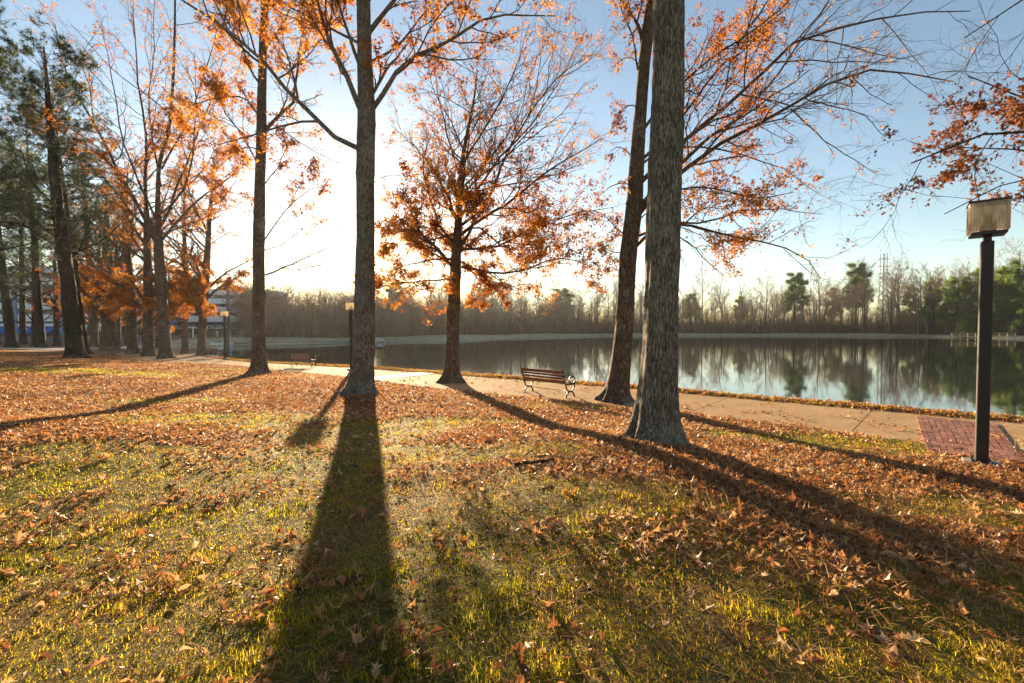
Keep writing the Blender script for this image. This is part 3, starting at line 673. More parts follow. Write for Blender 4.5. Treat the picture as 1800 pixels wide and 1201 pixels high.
def lf_F(p):
    h = p[:, 2]-bz6; u = p[:, 0]-bx6
    k = FPX/by6; hp = h*k; q = ((u*k-50)/120)**2+((hp-305-u*k*.15)/105)**2
    return np.clip(.98*sstep(2.0, .7, q)+.10, 0, 1)*sstep(.22, .46, clump(p, 1.3, 8))
tree('oak_tree', 'fan-shaped oak with a cluster of orange leaves over its fork, left of the left lamp', (bx6, by6, bz6), tr, [.44, .40, .37, .17, .13, .11, .09, .06, .03],
     [(img(p, d, dd), r) for p, r, dd in LB], rimg(16), M['bark_oak'], M['leaf_orange'], lf_F, auto=3, t_auto=(.4, .98), counts=(11, 9, 5), ratios=(.38, .42, .45), nleaf=5, leafsize=.19, tuft=4, up=(.3, .35, .2), twigr=.006)
# --- I: oak off to the right, its limb reaches into view
d = 8.2; bI = (17.2, 5.2)
bzI = ground(*bI)
tr = [(bI[0], bI[1], bzI), (17.2, 5.2, 3), (17.1, 5.3, 6), (17.2, 5.2, 10), (17.2, 5.2, 14)]
LB = [([(17.2, 5.25, 4.2), (13.5, 6.8, 5.2), ray(1800, 225, 8), ray(1691, 245, 8.3), ray(1595, 290, 8.6)], .07), ([(17.2, 5.25, 4.6), (13.5, 6.3, 5.9), ray(1810, 180, 7.6), ray(1740, 165, 7.7), ray(1690, 140, 7.8)], .05),
      ([(17.2, 5.25, 3.8), (13.0, 7, 4.5), ray(1800, 270, 8.6), ray(1733, 278, 8.8), ray(1660, 262, 9)], .05), ([(17.2, 5.25, 6), (13, 6.3, 7.6), ray(1800, 5, 7.6), ray(1750, 28, 7.8), ray(1683, 75, 8)], .05),
      ([(17.2, 5.25, 3.5), (13.2, 7.2, 4.0), ray(1800, 300, 8.2), ray(1730, 352, 8.2), ray(1655, 378, 8.2)], .03), ([(17.2, 5.25, 7), (16.4, 1, 9), (15, -2, 10)], .09), ([(17.2, 5.25, 6), (19, 8, 9), (20, 10, 10)], .09)]
def lf_I(p):
    return sstep(4.35, 4.8, p[:, 2])*sstep(6.6, 6.1, p[:, 2])*sstep(7.0, 7.6, p[:, 0])*sstep(.32, .5, clump(p, .6, 9))*.85
tree('oak_tree', 'oak at the right edge, drooping twigs of red-brown leaves above the near lamp', (bI[0], bI[1], bzI), tr, [.3, .25, .2, .15, .05], LB, rimg(17), M['bark_oak'], M['leaf_red'], lf_I,
     auto=5, t_auto=(.5, .98), counts=(11, 7, 5), ratios=(.26, .5, .5), nleaf=8, leafsize=.09, tuft=3, up=(.2, 0, .0), wob=.18)
# --- left row of shorter oaks with low orange crowns
def simple_oak(px, py, wpx, hgt, seed, label, fork=None, leafh=(2.6, 6.5), lmat='leaf_orange', group=None, lean=0., ncount=(8, 7, 4), auto=24, t0=.13, leaf=.17, dens=.9, bare=False, bk='bark_oak', low_=False):
    x, y, z = G(px, py); rng = rimg(seed); r = wpx/FPX*y/2
    tr = [(x, y, z), (x+lean*.1, y, z+hgt*.15), (x+lean*.3+rng.normal()*.1, y, z+hgt*.35), (x+lean*.7+rng.normal()*.2, y+rng.normal()*.2, z+hgt*.7), (x+lean, y, z+hgt)]
    limbs = []
    if fork:
        limbs = [([(x, y, z+fork), (x-.5, y, z+fork+1.2), (x-.9, y+.2, z+fork+4), (x-1.4, y, z+hgt*.8)], r*.6), ([(x, y, z+fork), (x+.4, y, z+fork+1.3), (x+.8, y-.2, z+fork+4), (x+1.5, y, z+hgt*.85)], r*.6)]
    def lf(p):
        h = p[:, 2]-z
        return dens*sstep(leafh[0]-1.2, leafh[0], h)*(sstep(leafh[1]+2., leafh[1]-1, h)+.12)*sstep(.36, .5, clump(p, 1.6, seed)) if not bare else np.zeros(len(p))
    return tree('oak_tree', label, (x, y, z), tr, [r*1.0, r*.92, r*.78, r*.45, r*.1], limbs, rng, M[bk], None if bare else M[lmat], lf, group=group, auto=auto, t_auto=(t0, .97), counts=ncount, ratios=(.42, .42, .45), auto_ratio=.34, nleaf=4, leafsize=leaf, twigr=.007, auto_ang=.95, up=(.35, .3, .15), shape=.5, flare=.5, tuft=4)
simple_oak(192, 615, 21, 19, 21, 'thick oak with a forked trunk in the left row, orange crown', fork=2.4, leafh=(1.8, 8))
simple_oak(232, 622, 15, 20, 22, 'slender oak with flared base just right of the forked trunk in the left row', leafh=(2.2, 7))
simple_oak(261, 626, 15, 19, 23, 'oak trunk close behind and left of the fan-shaped oak', leafh=(2.4, 7))
simple_oak(325, 622, 10, 19, 24, 'thin-trunked oak with a flat orange crown, right of the fan-shaped oak', leafh=(3., 7), lean=.3, dens=1.3)
simple_oak(353, 625, 13, 19, 25, 'oak with spreading orange lower branches, just left of the left lamp', leafh=(3., 7.5), lean=1.6, dens=1.3)
simple_oak(165, 612, 12, 19, 26, 'dark oak trunk behind the twin pines', leafh=(2, 7))
simple_oak(207, 611, 9, 18, 27, 'narrow oak trunk behind the forked oak', leafh=(2, 7), ncount=(6, 5, 3))
simple_oak(278, 612, 8, 18, 28, 'thin bare oak standing far behind the fan-shaped oak', bare=True, ncount=(6, 6, 3))
simple_oak(100, 607, 9, 16, 29, 'thin dark tree with red-brown leaves between the dark pines', lmat='leaf_red', leafh=(3, 8), bk='bark_dark', ncount=(6, 5, 3), dens=.5)
simple_oak(400, 609, 4, 11, 30, 'bare tree seen low between the left lamp and the slim oak', bare=True, ncount=(6, 5, 3))
simple_oak(222, 609, 7, 22, 31, 'tall bare tree rising behind the left row of oaks', bare=True, ncount=(7, 6, 3))
simple_oak(60, 608, 7, 18, 32, 'bare thin tree in front of the blue awnings', bare=True, bk='bark_dark', ncount=(6, 5, 3))
# --- pines at the left
def needle_tufts(c, rng, size, k=10):
    n = len(c); ax = norm(rng.normal(size=(n, k, 3))+np.array([0, 0, .5])); L = size*(.6+.6*rng.random((n, k)))[..., None]
    side = norm(np.cross(ax, rng.normal(size=(n, k, 3))))*size*.035
    a = c[:, None]-side; b = c[:, None]+side; t = c[:, None]+ax*L
    V = np.stack([a, b, t], 2).reshape(-1, 3); F = np.arange(len(V)).reshape(-1, 3)
    T = np.repeat(np.clip(.4+(clump(c, 1.5, 3)-.5)*1.5+rng.normal(size=n)*.2, 0, 1), k*3)
    return V, F, T
def pine(px, py, wpx, topx, hgt, seed, label, crown=.45, nb=34, blen=.28, nm='needle', dens=1., name='pine_tree', group=None, at=None, tuft=.34, up=.0, low_=False):
    x, y, z = at if at else G(px, py); rng = rimg(seed); r = wpx/FPX*y/2 if not at else wpx
    k = (topx-px)/FPX*y if not at else topx
    base = np.array([x, y, z]); root = empty(name, (x, y, z)); tag(root, label, 'tree', group)
    tp = [(0, 0, 0), (k*.25, 0, hgt*.25), (k*.55+rng.normal()*.08, 0, hgt*.5), (k*.8, 0, hgt*.75), (k, 0, hgt)]
    V, F = trunk_mesh(tp, [r*1.1, r*.92, r*.75, r*.5, r*.1], 28 if not low_ else 7, .55, rng, 90 if not low_ else 12)
    TP = resample(tp, 30)[None]; TR = np.linspace(r, r*.15, 30)[None]
    P1, r1 = spawn(TP, TR, rng, nb, crown, .99, blen, 1.25, .35, .12, 6, .22, .6, .62)
    P2, r2 = spawn(P1, r1, rng, 6, .3, 1., .45, .8, .25, .2, 4, .5, .3, .4, .006)
    P3, r3 = spawn(P2, r2, rng, 4, .2, 1., .5, .8, .3, .2, 3, .5, .15, .3, .004)
    a, fa = tubes(P1, r1, 6 if not low_ else 4); mesh_np('trunk', np.concatenate([V, a]), [F, fa+len(V)], M['bark_dark'], root)
    b, fb = tubes(P2, r2, 4 if not low_ else 3); c, fc = tubes(P3, r3, 3)
    mesh_np('branches', np.concatenate([b, c]), [np.concatenate([fb, fc+len(b)])], M['twig'], root)
    pts = np.concatenate([P3[:, 1:].reshape(-1, 3), P2[:, 2:].reshape(-1, 3)]); pts = pts[rng.random(len(pts)) < dens]
    V, F, T = needle_tufts(pts, rng, tuft, 17 if not low_ else 7)
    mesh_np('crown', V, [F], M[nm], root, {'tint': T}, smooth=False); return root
pine(132, 630, 22, 90, 25, 41, 'tall pine with rough dark bark, nearer trunk of the twin pines', .30, 62, .24)
pine(146, 622, 15, 102, 26, 42, 'straight dark pine trunk close behind the nearer twin pine', .34, 56, .24)
pine(20, 611, 13, -12, 30, 43, 'dark pine at the left edge of the view', .2, 62, .24)
pine(72, 611, 11, 56, 31, 44, 'dark pine between the left edge and the twin pines', .2, 60, .24)
pine(-60, 625, 24, -70, 24, 45, 'pine outside the left edge whose needled boughs hang into the top left corner', .25, 64, .27)
pine(170, 606, 12, 150, 30, 48, 'pine rising behind the left row of oaks, right of the twin pines', .3, 60, .25)
pine(-140, 640, 22, -150, 22, 49, 'second pine outside the left edge, boughs overhead', .25, 64, .3)
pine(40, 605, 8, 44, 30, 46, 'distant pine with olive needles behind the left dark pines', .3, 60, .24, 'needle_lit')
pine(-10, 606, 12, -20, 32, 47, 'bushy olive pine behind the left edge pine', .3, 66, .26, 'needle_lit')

# ------------------------------------------------------------------ far wood across the pond
def copy_tree(src, loc, rz, sc, label=None, group=None):
    r = src.copy(); C.collection.objects.link(r); r.location = loc; r.rotation_euler = (0, 0, rz); r.scale = sc
    if label: r['label'] = label
    if group: r['group'] = group
    for ch in src.children:
        c = ch.copy(); C.collection.objects.link(c); c.parent = r
    return r
GFAR = 'bare trees of the wood across the pond'; LFAR = 'bare grey-brown tree in the wood across the pond'
def shore_pt(u):
    """point u in 0..1 along the far shore, left to right, with outward normal"""
    P = np.array([(-62, 78), (-48, 80), (-40, 89), (-28, 101), (-12, 126), (10, 166), (45, 200), (92, 208), (142, 203), (158, 178), (152, 150), (150, 125), (158, 100)], float)
    d = np.concatenate([[0], np.cumsum(np.linalg.norm(np.diff(P, axis=0), axis=1))]); s_ = u*d[-1]
    i = min(int(np.searchsorted(d, s_, 'right'))-1, len(P)-2); t = (s_-d[i])/(d[i+1]-d[i]); p = P[i]*(1-t)+P[i+1]*t; E = norm(np.diff(P, axis=0)); vn = norm(np.vstack([E[:1], E[:-1]+E[1:], E[-1:]])); e = norm(vn[i]*(1-t)+vn[i+1]*t); return p, np.array([-e[1], e[0]])
protos = []
for k in range(7):
    rng = rimg(60+k); H = (15, 17, 14, 18, 16, 13, 17)[k]
    lx = rng.normal()*.5
    tr = [(0, 0, 0), (lx*.2, 0, H*.3), (lx*.6, rng.normal()*.3, H*.6), (lx, 0, H*.95)]
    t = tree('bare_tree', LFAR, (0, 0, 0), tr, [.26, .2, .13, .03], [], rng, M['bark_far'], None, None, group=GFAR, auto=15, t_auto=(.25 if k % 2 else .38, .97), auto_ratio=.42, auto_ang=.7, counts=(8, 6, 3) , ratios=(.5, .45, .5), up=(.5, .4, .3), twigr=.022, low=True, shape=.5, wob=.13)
    protos.append(t)
used = set(); rng = rimg(99); cnt = 0
for row, (off, num, hs) in enumerate(((9, 78, .82), (16, 76, 1.0), (25, 70, 1.12), (33, 62, 1.2))):
    for i in range(num):
        u = (i+.5+rng.uniform(-.45, .45))/num; p, nrm = shore_pt(u); q = p+nrm*(off+rng.uniform(-3, 3))
        if q[1] < 70: continue
        dist = math.hypot(*q); pxl = 900+q[0]/q[1]*FPX
        if pxl < 455 or pxl > 1880: continue
        target = np.interp(pxl, [455, 600, 800, 1100, 1250, 1400, 1500, 1600, 1800], [66, 67, 67, 71, 66, 68, 92, 101, 108])*q[1]/FPX
        s_ = target/16*hs*rng.uniform(.8, 1.12); k = int(rng.integers(0, 7))
        if rng.random() < .1: s_ *= .6
        loc = (q[0], q[1], ground(*q)-.1)
        if k not in used:
            t = protos[k]; t.location = loc; t.rotation_euler = (0, 0, rng.random()*6.28); t.scale = (s_*1.05, s_*1.05, s_); used.add(k)
        else: copy_tree(protos[k], loc, rng.random()*6.28, (s_*1.05, s_*1.05, s_*rng.uniform(.92, 1.1)))
        cnt += 1
# one tall broad tree that stands out beside the pylon
def at_px(px, dist): x = (px-900)/FPX*dist; return (x, dist, ground(x, dist)-.1)
copy_tree(protos[3], at_px(1577, 205), 1.1, (1.75, 1.75, 1.75), 'broad bare tree standing above the wood just right of the pylon', 'tall bare trees over the far wood')
copy_tree(protos[1], at_px(1640, 215), 2.1, (1.6, 1.6, 1.7), 'tall bare tree over the wood, second one right of the pylon', 'tall bare trees over the far wood')
# evergreens in the far wood
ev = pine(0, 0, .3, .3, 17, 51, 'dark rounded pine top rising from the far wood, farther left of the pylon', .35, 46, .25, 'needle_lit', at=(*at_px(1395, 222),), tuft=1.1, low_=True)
ev.scale = (1.75, 1.75, 1.6)
evl = [(1503, 222, 1.85, 'tall dark pine standing out of the far wood left of the pylon', 1.0), (1462, 232, 1.25, 'small round pine between two taller pines of the far wood', 1.), (1215, 232, 1.1, 'small dark evergreen in the far wood right of the big trunk', 1.2),
       (700, 165, 1.05, 'dark evergreen in the hazy wood right of the grey oak', 1.3), (850, 195, 1.05, 'dark evergreen in the wood behind the orange oak', 1.6), (985, 215, 1.15, 'dark low pine in the wood behind the nearest bench', 1.8), (1300, 238, 1.05, 'small evergreen in the far wood under the long oak limb', 1.)]
for i, (px, dist, s_, lb, wd) in enumerate(evl):
    copy_tree(ev, at_px(px, dist), i*1.3, (s_*wd, s_*wd, s_), lb)
ev2 = pine(0, 0, .32, .2, 17, 52, 'sunny green pine behind the wooden dock, left of the near lamp', .1, 52, .3, 'needle_lit', at=(*at_px(1640, 180),), tuft=1.1, low_=True)
ev2.scale = (1.0, 1.0, 1.2)
evl = [(1682, 166, 1.15, 1.15, 'broad green pine seen left beside the near lamp post'), (1765, 150, 1.2, 1.1, 'dark green pine right of the near lamp post'), (1795, 145, 1.3, 1.0, 'tall dark pine at the right edge across the pond'),
       (1835, 145, 1.3, 1.2, 'pine past the right edge across the pond'), (1728, 166, 1.3, 1.0, 'tall pine straight behind the near lamp post'), (1600, 210, 1.2, .9, 'green pine tucked in the wood between pylon and dock'), (1745, 154, .95, 1.3, 'lower bushy pine just right behind the near lamp post')]
for i, (px, dist, s_, wd, lb) in enumerate(evl):
    copy_tree(ev2, at_px(px, dist), i*1.7+.4, (s_*wd, s_*wd, s_), lb)
# bright green bush at the dock
def bush(name, label, loc, size, m, seed, n=1500, cat='bush', leaf=.5):
    rng = rimg(seed); root = empty(name, loc); tag(root, label, cat)
    p = norm(rng.normal(size=(n, 3)))*(rng.random((n, 1))**.4); p[:, 2] = np.abs(p[:, 2])*1.; p *= 1+.25*(clump(p*3, 1., seed)[:, None]-.5)
    p = p*np.array(size); V, F, T = needle_tufts(p, rng, leaf, 6); mesh_np('foliage', V, [F], m, root, {'tint': T}, smooth=False)
    P = np.zeros((7, 4, 3)); 
    for k in range(7):
        a = k*.9; P[k] = np.linspace((0, 0, -.1), (math.cos(a)*size[0]*.5, math.sin(a)*size[1]*.5, size[2]*.7), 4)
    v, f = tubes(P, np.full((7, 4), .06), 5); mesh_np('stems', v, [f], M['bark_dark'], root); return root
bush('bush', 'rounded bright green bush on the far bank left of the near lamp post', at_px(1709, 155), (5., 4, 9.), M['needle_lit'], 5, 1800, leaf=1.0)
# understory and trunks of the wood, one uncountable mass
rng = rimg(77); Vs, Fs, Ts, nb = [], [], [], 0
n = 15000; uu = rng.random(n); off = 7+rng.random(n)*32
pos = np.zeros((n, 3))
for i in range(n):
    p, nn_ = shore_pt(uu[i]); pos[i, :2] = p+nn_*off[i]
pos[:, 2] = height(pos[:, 0], pos[:, 1], False)
keep = (900+pos[:, 0]/pos[:, 1]*FPX > 430) & (pos[:, 1] > 75); pos = pos[keep]; off = off[keep]; n = len(pos)
hh = (2.5+rng.random(n)**1.3*9.)*np.clip(off/20, .35, 1.15)
P = np.zeros((n, 3, 3)); P[:, 0] = pos; lean_ = rng.normal(size=(n, 3))*.12; lean_[:, 2] = 1; P[:, 1] = pos+lean_*hh[:, None]*.5; P[:, 2] = pos+(lean_+rng.normal(size=(n, 3))*.06)*hh[:, None]
v, f = tubes(P, np.stack([.05+.012*hh/3, .04+0*hh, .02+0*hh], 1), 3); Vs.append(v); Fs.append(f)
k = 14; q = norm(rng.normal(size=(n, k, 3))*np.array([1, 1, .5])+np.array([0, 0, .9])); tb = rng.random((n, k, 1)); b0 = pos[:, None]+(P[:, 2]-pos)[:, None]*(.08+.9*tb)
L = hh[:, None, None]*(.25+.35*rng.random((n, k, 1)))
Q = np.stack([b0, b0+q*L], 2).reshape(-1, 2, 3)
v2, f2 = tubes(Q, np.tile([.028, .01], (len(Q), 1)), 3)
tm = np.concatenate([np.repeat(rng.random(n), 9), np.repeat(np.repeat(rng.random(n), k), 6)])
o = mesh_np('far_woods', np.concatenate([v, v2]), [np.concatenate([f, f2+len(v)])], M['brush'], None, {'tint': tm}); tag(o, 'brown leafless undergrowth and saplings filling the wood across the pond', 'undergrowth', kind='stuff')
# low scrub with clinging dry leaves along the wood edge
c = pos[rng.random(n) < .6]; c = np.repeat(c, 9, 0)+rng.normal(size=(len(c)*0+int((len(c))*9), 3))*np.array([1.2, 1.2, .8]); c[:, 2] += .8+rng.random(len(c))**2*3.5
V, F, T = needle_tufts(c, rng, .75, 4)
o = mesh_np('scrub', V, [F], M['brush'], None, {'tint': T}, smooth=False); tag(o, 'low rusty scrub along the far bank', 'undergrowth', kind='stuff')

# ------------------------------------------------------------------ lamps
def make_lamp(label, group='square-headed path lamps'):
    root = empty('street_lamp'); tag(root, label, 'lamp', group)
    mb = MB(); mb.box((0, 0, .02), (.42, .30, .12), tint=.5, bev=.015); mb.build('footing', M['stone'], root)
    mb = MB(); mb.box((0, 0, 1.78), (.14, .14, 3.42), bev=.008); mb.box((0, 0, .085), (.24, .24, .02), bev=.003)
    for a_ in (-1, 1):
        for b_ in (-1, 1): mb.tube([(a_*.095, b_*.095, .09), (a_*.095, b_*.095, .115)], .012, 6)
    mb.box((0, -.072, .55), (.08, .006, .16), bev=.002)
    mb.build('post', M['post'], root)
    mb = MB(); mb.box((0, 0, 3.555), (.09, .09, .14), bev=.004); mb.box((0, 0, 3.632), (.16, .16, .018), bev=.003); mb.build('neck', M['post'], root)
    # head: lens box with ribs, metal lid and tray
    a = .20; H0, H1 = 3.60, 4.08
    V = []; ribs = 16
    prof = []
    corners = [(-a, -a), (a, -a), (a, a), (-a, a)]
    for s_ in range(4):
        p, q = np.array(corners[s_]), np.array(corners[(s_+1) % 4]); e = q-p; nn = np.array([e[1], -e[0]])/np.linalg.norm(e)
        for i in range(ribs):
            for fr, dp in ((0., .0), (.25, .010), (.5, .013), (.75, .010)):
                t = (i+fr)/ribs; t = .03+t*.94; prof.append(p+e*t+nn*dp)
    prof = np.array(prof); m = len(prof); zs = [H0+.03, H0+.04, H1-.02]
    sc = [.93, 1., 1.]
    V = np.concatenate([np.column_stack([prof*s_, np.full(m, z)]) for s_, z in zip(sc, zs)])
    i = np.arange(m); j = (i+1) % m
    F = np.concatenate([np.stack([i+k*m, j+k*m, j+(k+1)*m, i+(k+1)*m], 1) for k in range(2)])
    mesh_np('lens', V, [F], M['lens'], root, smooth=True)
    mb = MB(); mb.box((0, 0, H1), (2*a+.035, 2*a+.035, .03), bev=.006); mb.box((0, 0, H1+.02), (2*a-.1, 2*a-.1, .015)); mb.build('lid', M['cap'], root)
    mb = MB(); mb.box((0, 0, H0), (2*a-.015, 2*a-.015, .045), bev=.012); mb.build('tray', M['cap'], root)
    mb = MB(); mb.box((0, 0, H0+.10), (.18, .18, .12), bev=.01); mb.tube([(0, 0, H0+.16), (0, 0, H0+.30)], .045, 12)
    mb.build('fitting', M['white'], root); return root
def copy_thing(src, loc, rz, label): 
    return copy_tree(src, loc, rz, tuple(src.scale), label)
lamp = make_lamp('near path lamp on a dark square post beside the brick paving')
gx0, gy0, gz0 = G(1731, 818); lamp.location = (gx0, gy0, gz0-.03); lamp.rotation_euler = (0, 0, R(-41)); lamp.scale = (1, 1, .965)
p = G(617, 651); copy_thing(lamp, (p[0], p[1], p[2]), R(-38), 'path lamp half hidden behind the grey oak left of centre')
p = ((395-900)/FPX*37, 37.0); copy_thing(lamp, (p[0], p[1], EYE-(632-HORIZ)/FPX*37), R(-30), 'distant path lamp standing left of the slim oak')
p = ((251-900)/FPX*58, 58.0); copy_thing(lamp, (p[0], p[1], ground(*p)), R(5), 'farthest path lamp, its pale head showing between trunks of the left row')

# ------------------------------------------------------------------ benches
def arc(cx, cy, rx, ry, a0, a1, n=14): return [(cx+rx*math.cos(R(a0+(a1-a0)*i/(n-1))), cy+ry*math.sin(R(a0+(a1-a0)*i/(n-1)))) for i in range(n)]
def make_bench(label):
    root = empty('park_bench'); tag(root, label, 'bench', 'slatted benches along the path')
    W = 1.83
    # back boards, seat boards (y forwards = towards the pond)
    mb = MB(); lean = R(-14)
    for k, (z0, hh_) in enumerate(((.50, .10), (.605, .075), (.70, .075), (.80, .11))):
        rt = rotx(R(14)); y0 = -.22-(z0-.45)*.25
        mb.box((0, y0, z0), (W, .032, hh_-.012), rt, tint=.3+.15*k, bev=.006)
    b = mb.build('backrest', M['wood'], root)
    mb = MB()
    for k in range(5): mb.box((0, -.165+k*.092, .435+.006*(k-2)**2*.5), (W, .078, .03), tint=.4+.1*k, bev=.006)
    mb.build('seat', M['wood'], root)
    for sx in (-1, 1):
        mb = MB(); x = sx*(W/2+.012)
        def T(pts, r=.016): mb.tube([(x, p[0], p[1]) for p in pts], r, 8)
        T(resample([(-.20, .42, 0), (-.245, .5, 0), (-.30, .68, 0), (-.335, .83, 0), (-.36, .875, 0)], 12)[:, :2], .019)      # back upright
        mb.tube([(x-.03*0, -.375, .88), (x, -.355, .865)], .026, 8)
        T([(-.21, .42), (-.05, .405), (.12, .405), (.24, .43)], .018)                                   # seat rail
        T(arc(.115, .545, .135, .125, -190, 170, 26), 0.022)                                            # round arm ring
        T(arc(0.02, .42, .21, .235, 180, 360, 18), 0.023)                                               # lower cradle
        T(arc(0.02, .0, .20, .19, 178, 2, 18), 0.025)                                                  # arched feet
        mb.box((x, .02, .19), (.045, .09, .05), bev=.01)
        mb.box((x, -.185, .006), (.05, .08, .014), bev=.003); mb.box((x, .225, .006), (.05, .08, .014), bev=.003)
        mb.build('side_frame', M['iron'], root, smooth=True)
    mb = MB(); mb.tube([(-W/2, .02, .19), (W/2, .02, .19)], .009, 8); mb.build('stretcher', M['iron'], root, smooth=True)
    return root
def place_bench(px1, py1, px2, py2):
    """mid point and heading from the two end frames' feet; the bench faces the pond"""
    a = np.array(G(px1, py1)); b = np.array(G(px2, py2)); m = (a+b)/2; e = b-a
    return tuple(m), math.atan2(e[1], e[0])
bench = make_bench('nearest wooden park bench with black iron ends, between the orange oak and the leaning oak')
m_, a_ = place_bench(924, 689, 1008, 700); bench.location = m_; bench.rotation_euler = (0, 0, a_)
m_, a_ = place_bench(520, 642, 548, 646); copy_thing(bench, m_, R(-25), 'second park bench along the path, left of the grey oak')
m_, a_ = place_bench(366, 627.5, 390, 630); copy_thing(bench, m_, R(-27), 'third and smallest park bench, beside the distant lamp post')

# ------------------------------------------------------------------ buildings at the left
def building(name, label, x0, x1, y0, depth, zs, base, cols, awn=None, seed=0):
    """zs: list of (bottom, top) of pale floor bands"""
    root = empty(name, ((x0+x1)/2, y0, base)); tag(root, label, 'building')
    cx = 0.; Wd = x1-x0
    mb = MB(); top = zs[-1][1]
    mb.box((0, depth/2+1.2, (top+base)/2-base), (Wd-1, depth-1, top-base-.2)); mb.build('wall', M['recess'], root)
    for (a, b) in zs:
        mb = MB(); mb.box((0, depth/2, (a+b)/2-base), (Wd, depth+.6, b-a), bev=.06); mb.build('floor_band', M['panel'], root)
    mb = MB(); rng = rimg(seed)
    for (a, b), (c, d_) in zip(zs[:-1], zs[1:]):
        if c-b < .5: continue
        n = int(Wd/2.4)
        for i in range(n):
            x = -Wd/2+1+(i+.5)*(Wd-2)/n
            f = MB(); f.box((x, 0.62, (b+c)/2-base), ((Wd-2)/n-.25, .12, (c-b)-.3)); f.build('window', M['glass'], root)
    for x in cols:
        mb = MB(); mb.box((x-(x0+x1)/2, -.25, (top-.6+base)/2-base), (1.0, .7, top-.6-base), bev=.05); mb.build('column', M['column'], root)
    if awn:
        for (a, b) in awn:
            mb = MB(); w_ = b-a; xm = (a+b)/2-(x0+x1)/2; za, zb = zs[0][0]-.15-base, zs[0][0]-1.5-base
            V = [(xm-w_/2, .2, za), (xm+w_/2, .2, za), (xm+w_/2, -1.8, zb), (xm-w_/2, -1.8, zb), (xm-w_/2, .2, za-.1), (xm+w_/2, .2, za-.1), (xm+w_/2, -1.8, zb-.35), (xm-w_/2, -1.8, zb-.35)]
            mb.add(V, [np.array([[0, 3, 2, 1], [4, 5, 6, 7], [3, 7, 6, 2], [0, 4, 7, 3], [1, 2, 6, 5]])]); mb.build('awning', M['awning'], root)
    return root
def zpx(py, d): return EYE-(py-HORIZ)/FPX*d
D1 = 118.
bl = [(574, 569), (565, 553), (544, 533), (524, 511), (502, 490), (480, 468)]
building('office_building', 'pale banded office building with blue awnings behind the pines at the left', -165, (150-900)/FPX*D1, D1, 14, [(zpx(a, D1), zpx(b, D1)) for a, b in bl], ground(-110, D1+2),
         [(x-900)/FPX*D1 for x in (-60, 31, 112)], [((36-900)/FPX*D1, (70-900)/FPX*D1), ((75-900)/FPX*D1, (98-900)/FPX*D1), ((115-900)/FPX*D1, (140-900)/FPX*D1), ((-50-900)/FPX*D1, (20-900)/FPX*D1)], 1)
D2 = 150.
bl = [(578.5, 572), (566, 555.5), (549, 540), (534, 525), (519, 508)]
b2 = building('office_building', 'long pale banded office building seen behind the distant lamp left of the slim oak', (150-900)/FPX*D2+2, (462-900)/FPX*D2, D2, 16, [(zpx(a, D2), zpx(b, D2)) for a, b in bl], ground(-90, D2),
         [(x-900)/FPX*D2 for x in (205, 255, 304, 354, 404, 454)], None, 2)
mb = MB(); xm = ((150-900)/FPX*D2+2+(462-900)/FPX*D2)/2
for x in (230, 280, 330, 380, 430):   # arched piers below the lowest floor
    mb = MB(); X = (x-900)/FPX*D2-xm; z1 = zpx(580, D2)-b2.location.z
    mb.box((X, .6, z1/2), (1.2, 1.5, z1)); 
    for s_ in (-1, 1):
        pts = [(X+s_*(.5+3.2*(1-math.cos(t))), .6, z1-2.6+2.5*math.sin(t)) for t in np.linspace(0, math.pi/2, 7)]
        mb.tube(pts, .45, 6)
    mb.build('arched_pier', M['stone'], b2)
# hedge and terrace on the far left bank
def hedge(p, q, h_, w_, label, seed):
    rng = rimg(seed); p = np.array(p); q = np.array(q); L = np.linalg.norm(q-p); n = int(L*130)
    t = rng.random(n); c = p+(q-p)*t[:, None]; nn = norm(np.array([-(q-p)[1], (q-p)[0]]))
    c = c+nn*((rng.random((n, 1))-.5)*w_); z = height(c[:, 0], c[:, 1])
    P = np.column_stack([c, z+rng.random(n)**.6*h_]); m_ = np.append((p+q)/2, 0)
    V, F, T = scatter(LEAF_T, P-m_, rots(n, rng), .28+0*P[:, 0], rng.random(n), rng)
    o = mesh_np('hedge', V, [F], M['hedge'], None, {'tint': T}, smooth=False); o.location = m_; tag(o, label, 'hedge'); return o
hedge(((200-900)/FPX*104, 104), ((492-900)/FPX*104, 104), 2.6, 2.2, 'long clipped dark hedge in front of the far office building', 3)
mb = MB()
def wall_run(mb, pts, h_, w_):
    for (a, b) in zip(pts[:-1], pts[1:]):
        a = np.array(a, float); b = np.array(b, float); L = np.linalg.norm(b-a); ang = math.atan2(b[1]-a[1], b[0]-a[0]); m_ = (a+b)/2
        mb.box((m_[0], m_[1], WATER+h_/2-.1), (L+.1, w_, h_), rotz(ang))
wall_run(mb, [(-58, 75), (-50, 81), (-41.5, 90.3), (-29.5, 102.5), (-14, 127)], .55, .5)
o = mb.build('retaining_wall', M['stone']); tag(o, 'low pale wall edging the far left bank of the pond', 'wall')
def globe(px, d, label):
    x, y, z = at_px(px, d); root = empty('globe_light', (x, y, z)); tag(root, label, 'lamp', 'small globe lights on the far terrace')
    mb = MB(); mb.tube([(0, 0, 0), (0, 0, .9)], .07, 8); mb.build('post', M['white'], root)
    a = np.linspace(-math.pi/2, math.pi/2, 9); mb = MB(); mb.tube([(0, 0, 1.08+.2*math.sin(t)) for t in a], [.2*math.cos(t)+.005 for t in a], 12); mb.build('globe', M['white'], root, smooth=True)
globe(382, 92, 'white globe light on the terrace beside the distant lamp post'); globe(425, 93, 'white globe light between the distant lamp post and the slim oak'); globe(405, 88, 'lowest white globe light right beside the distant lamp post')
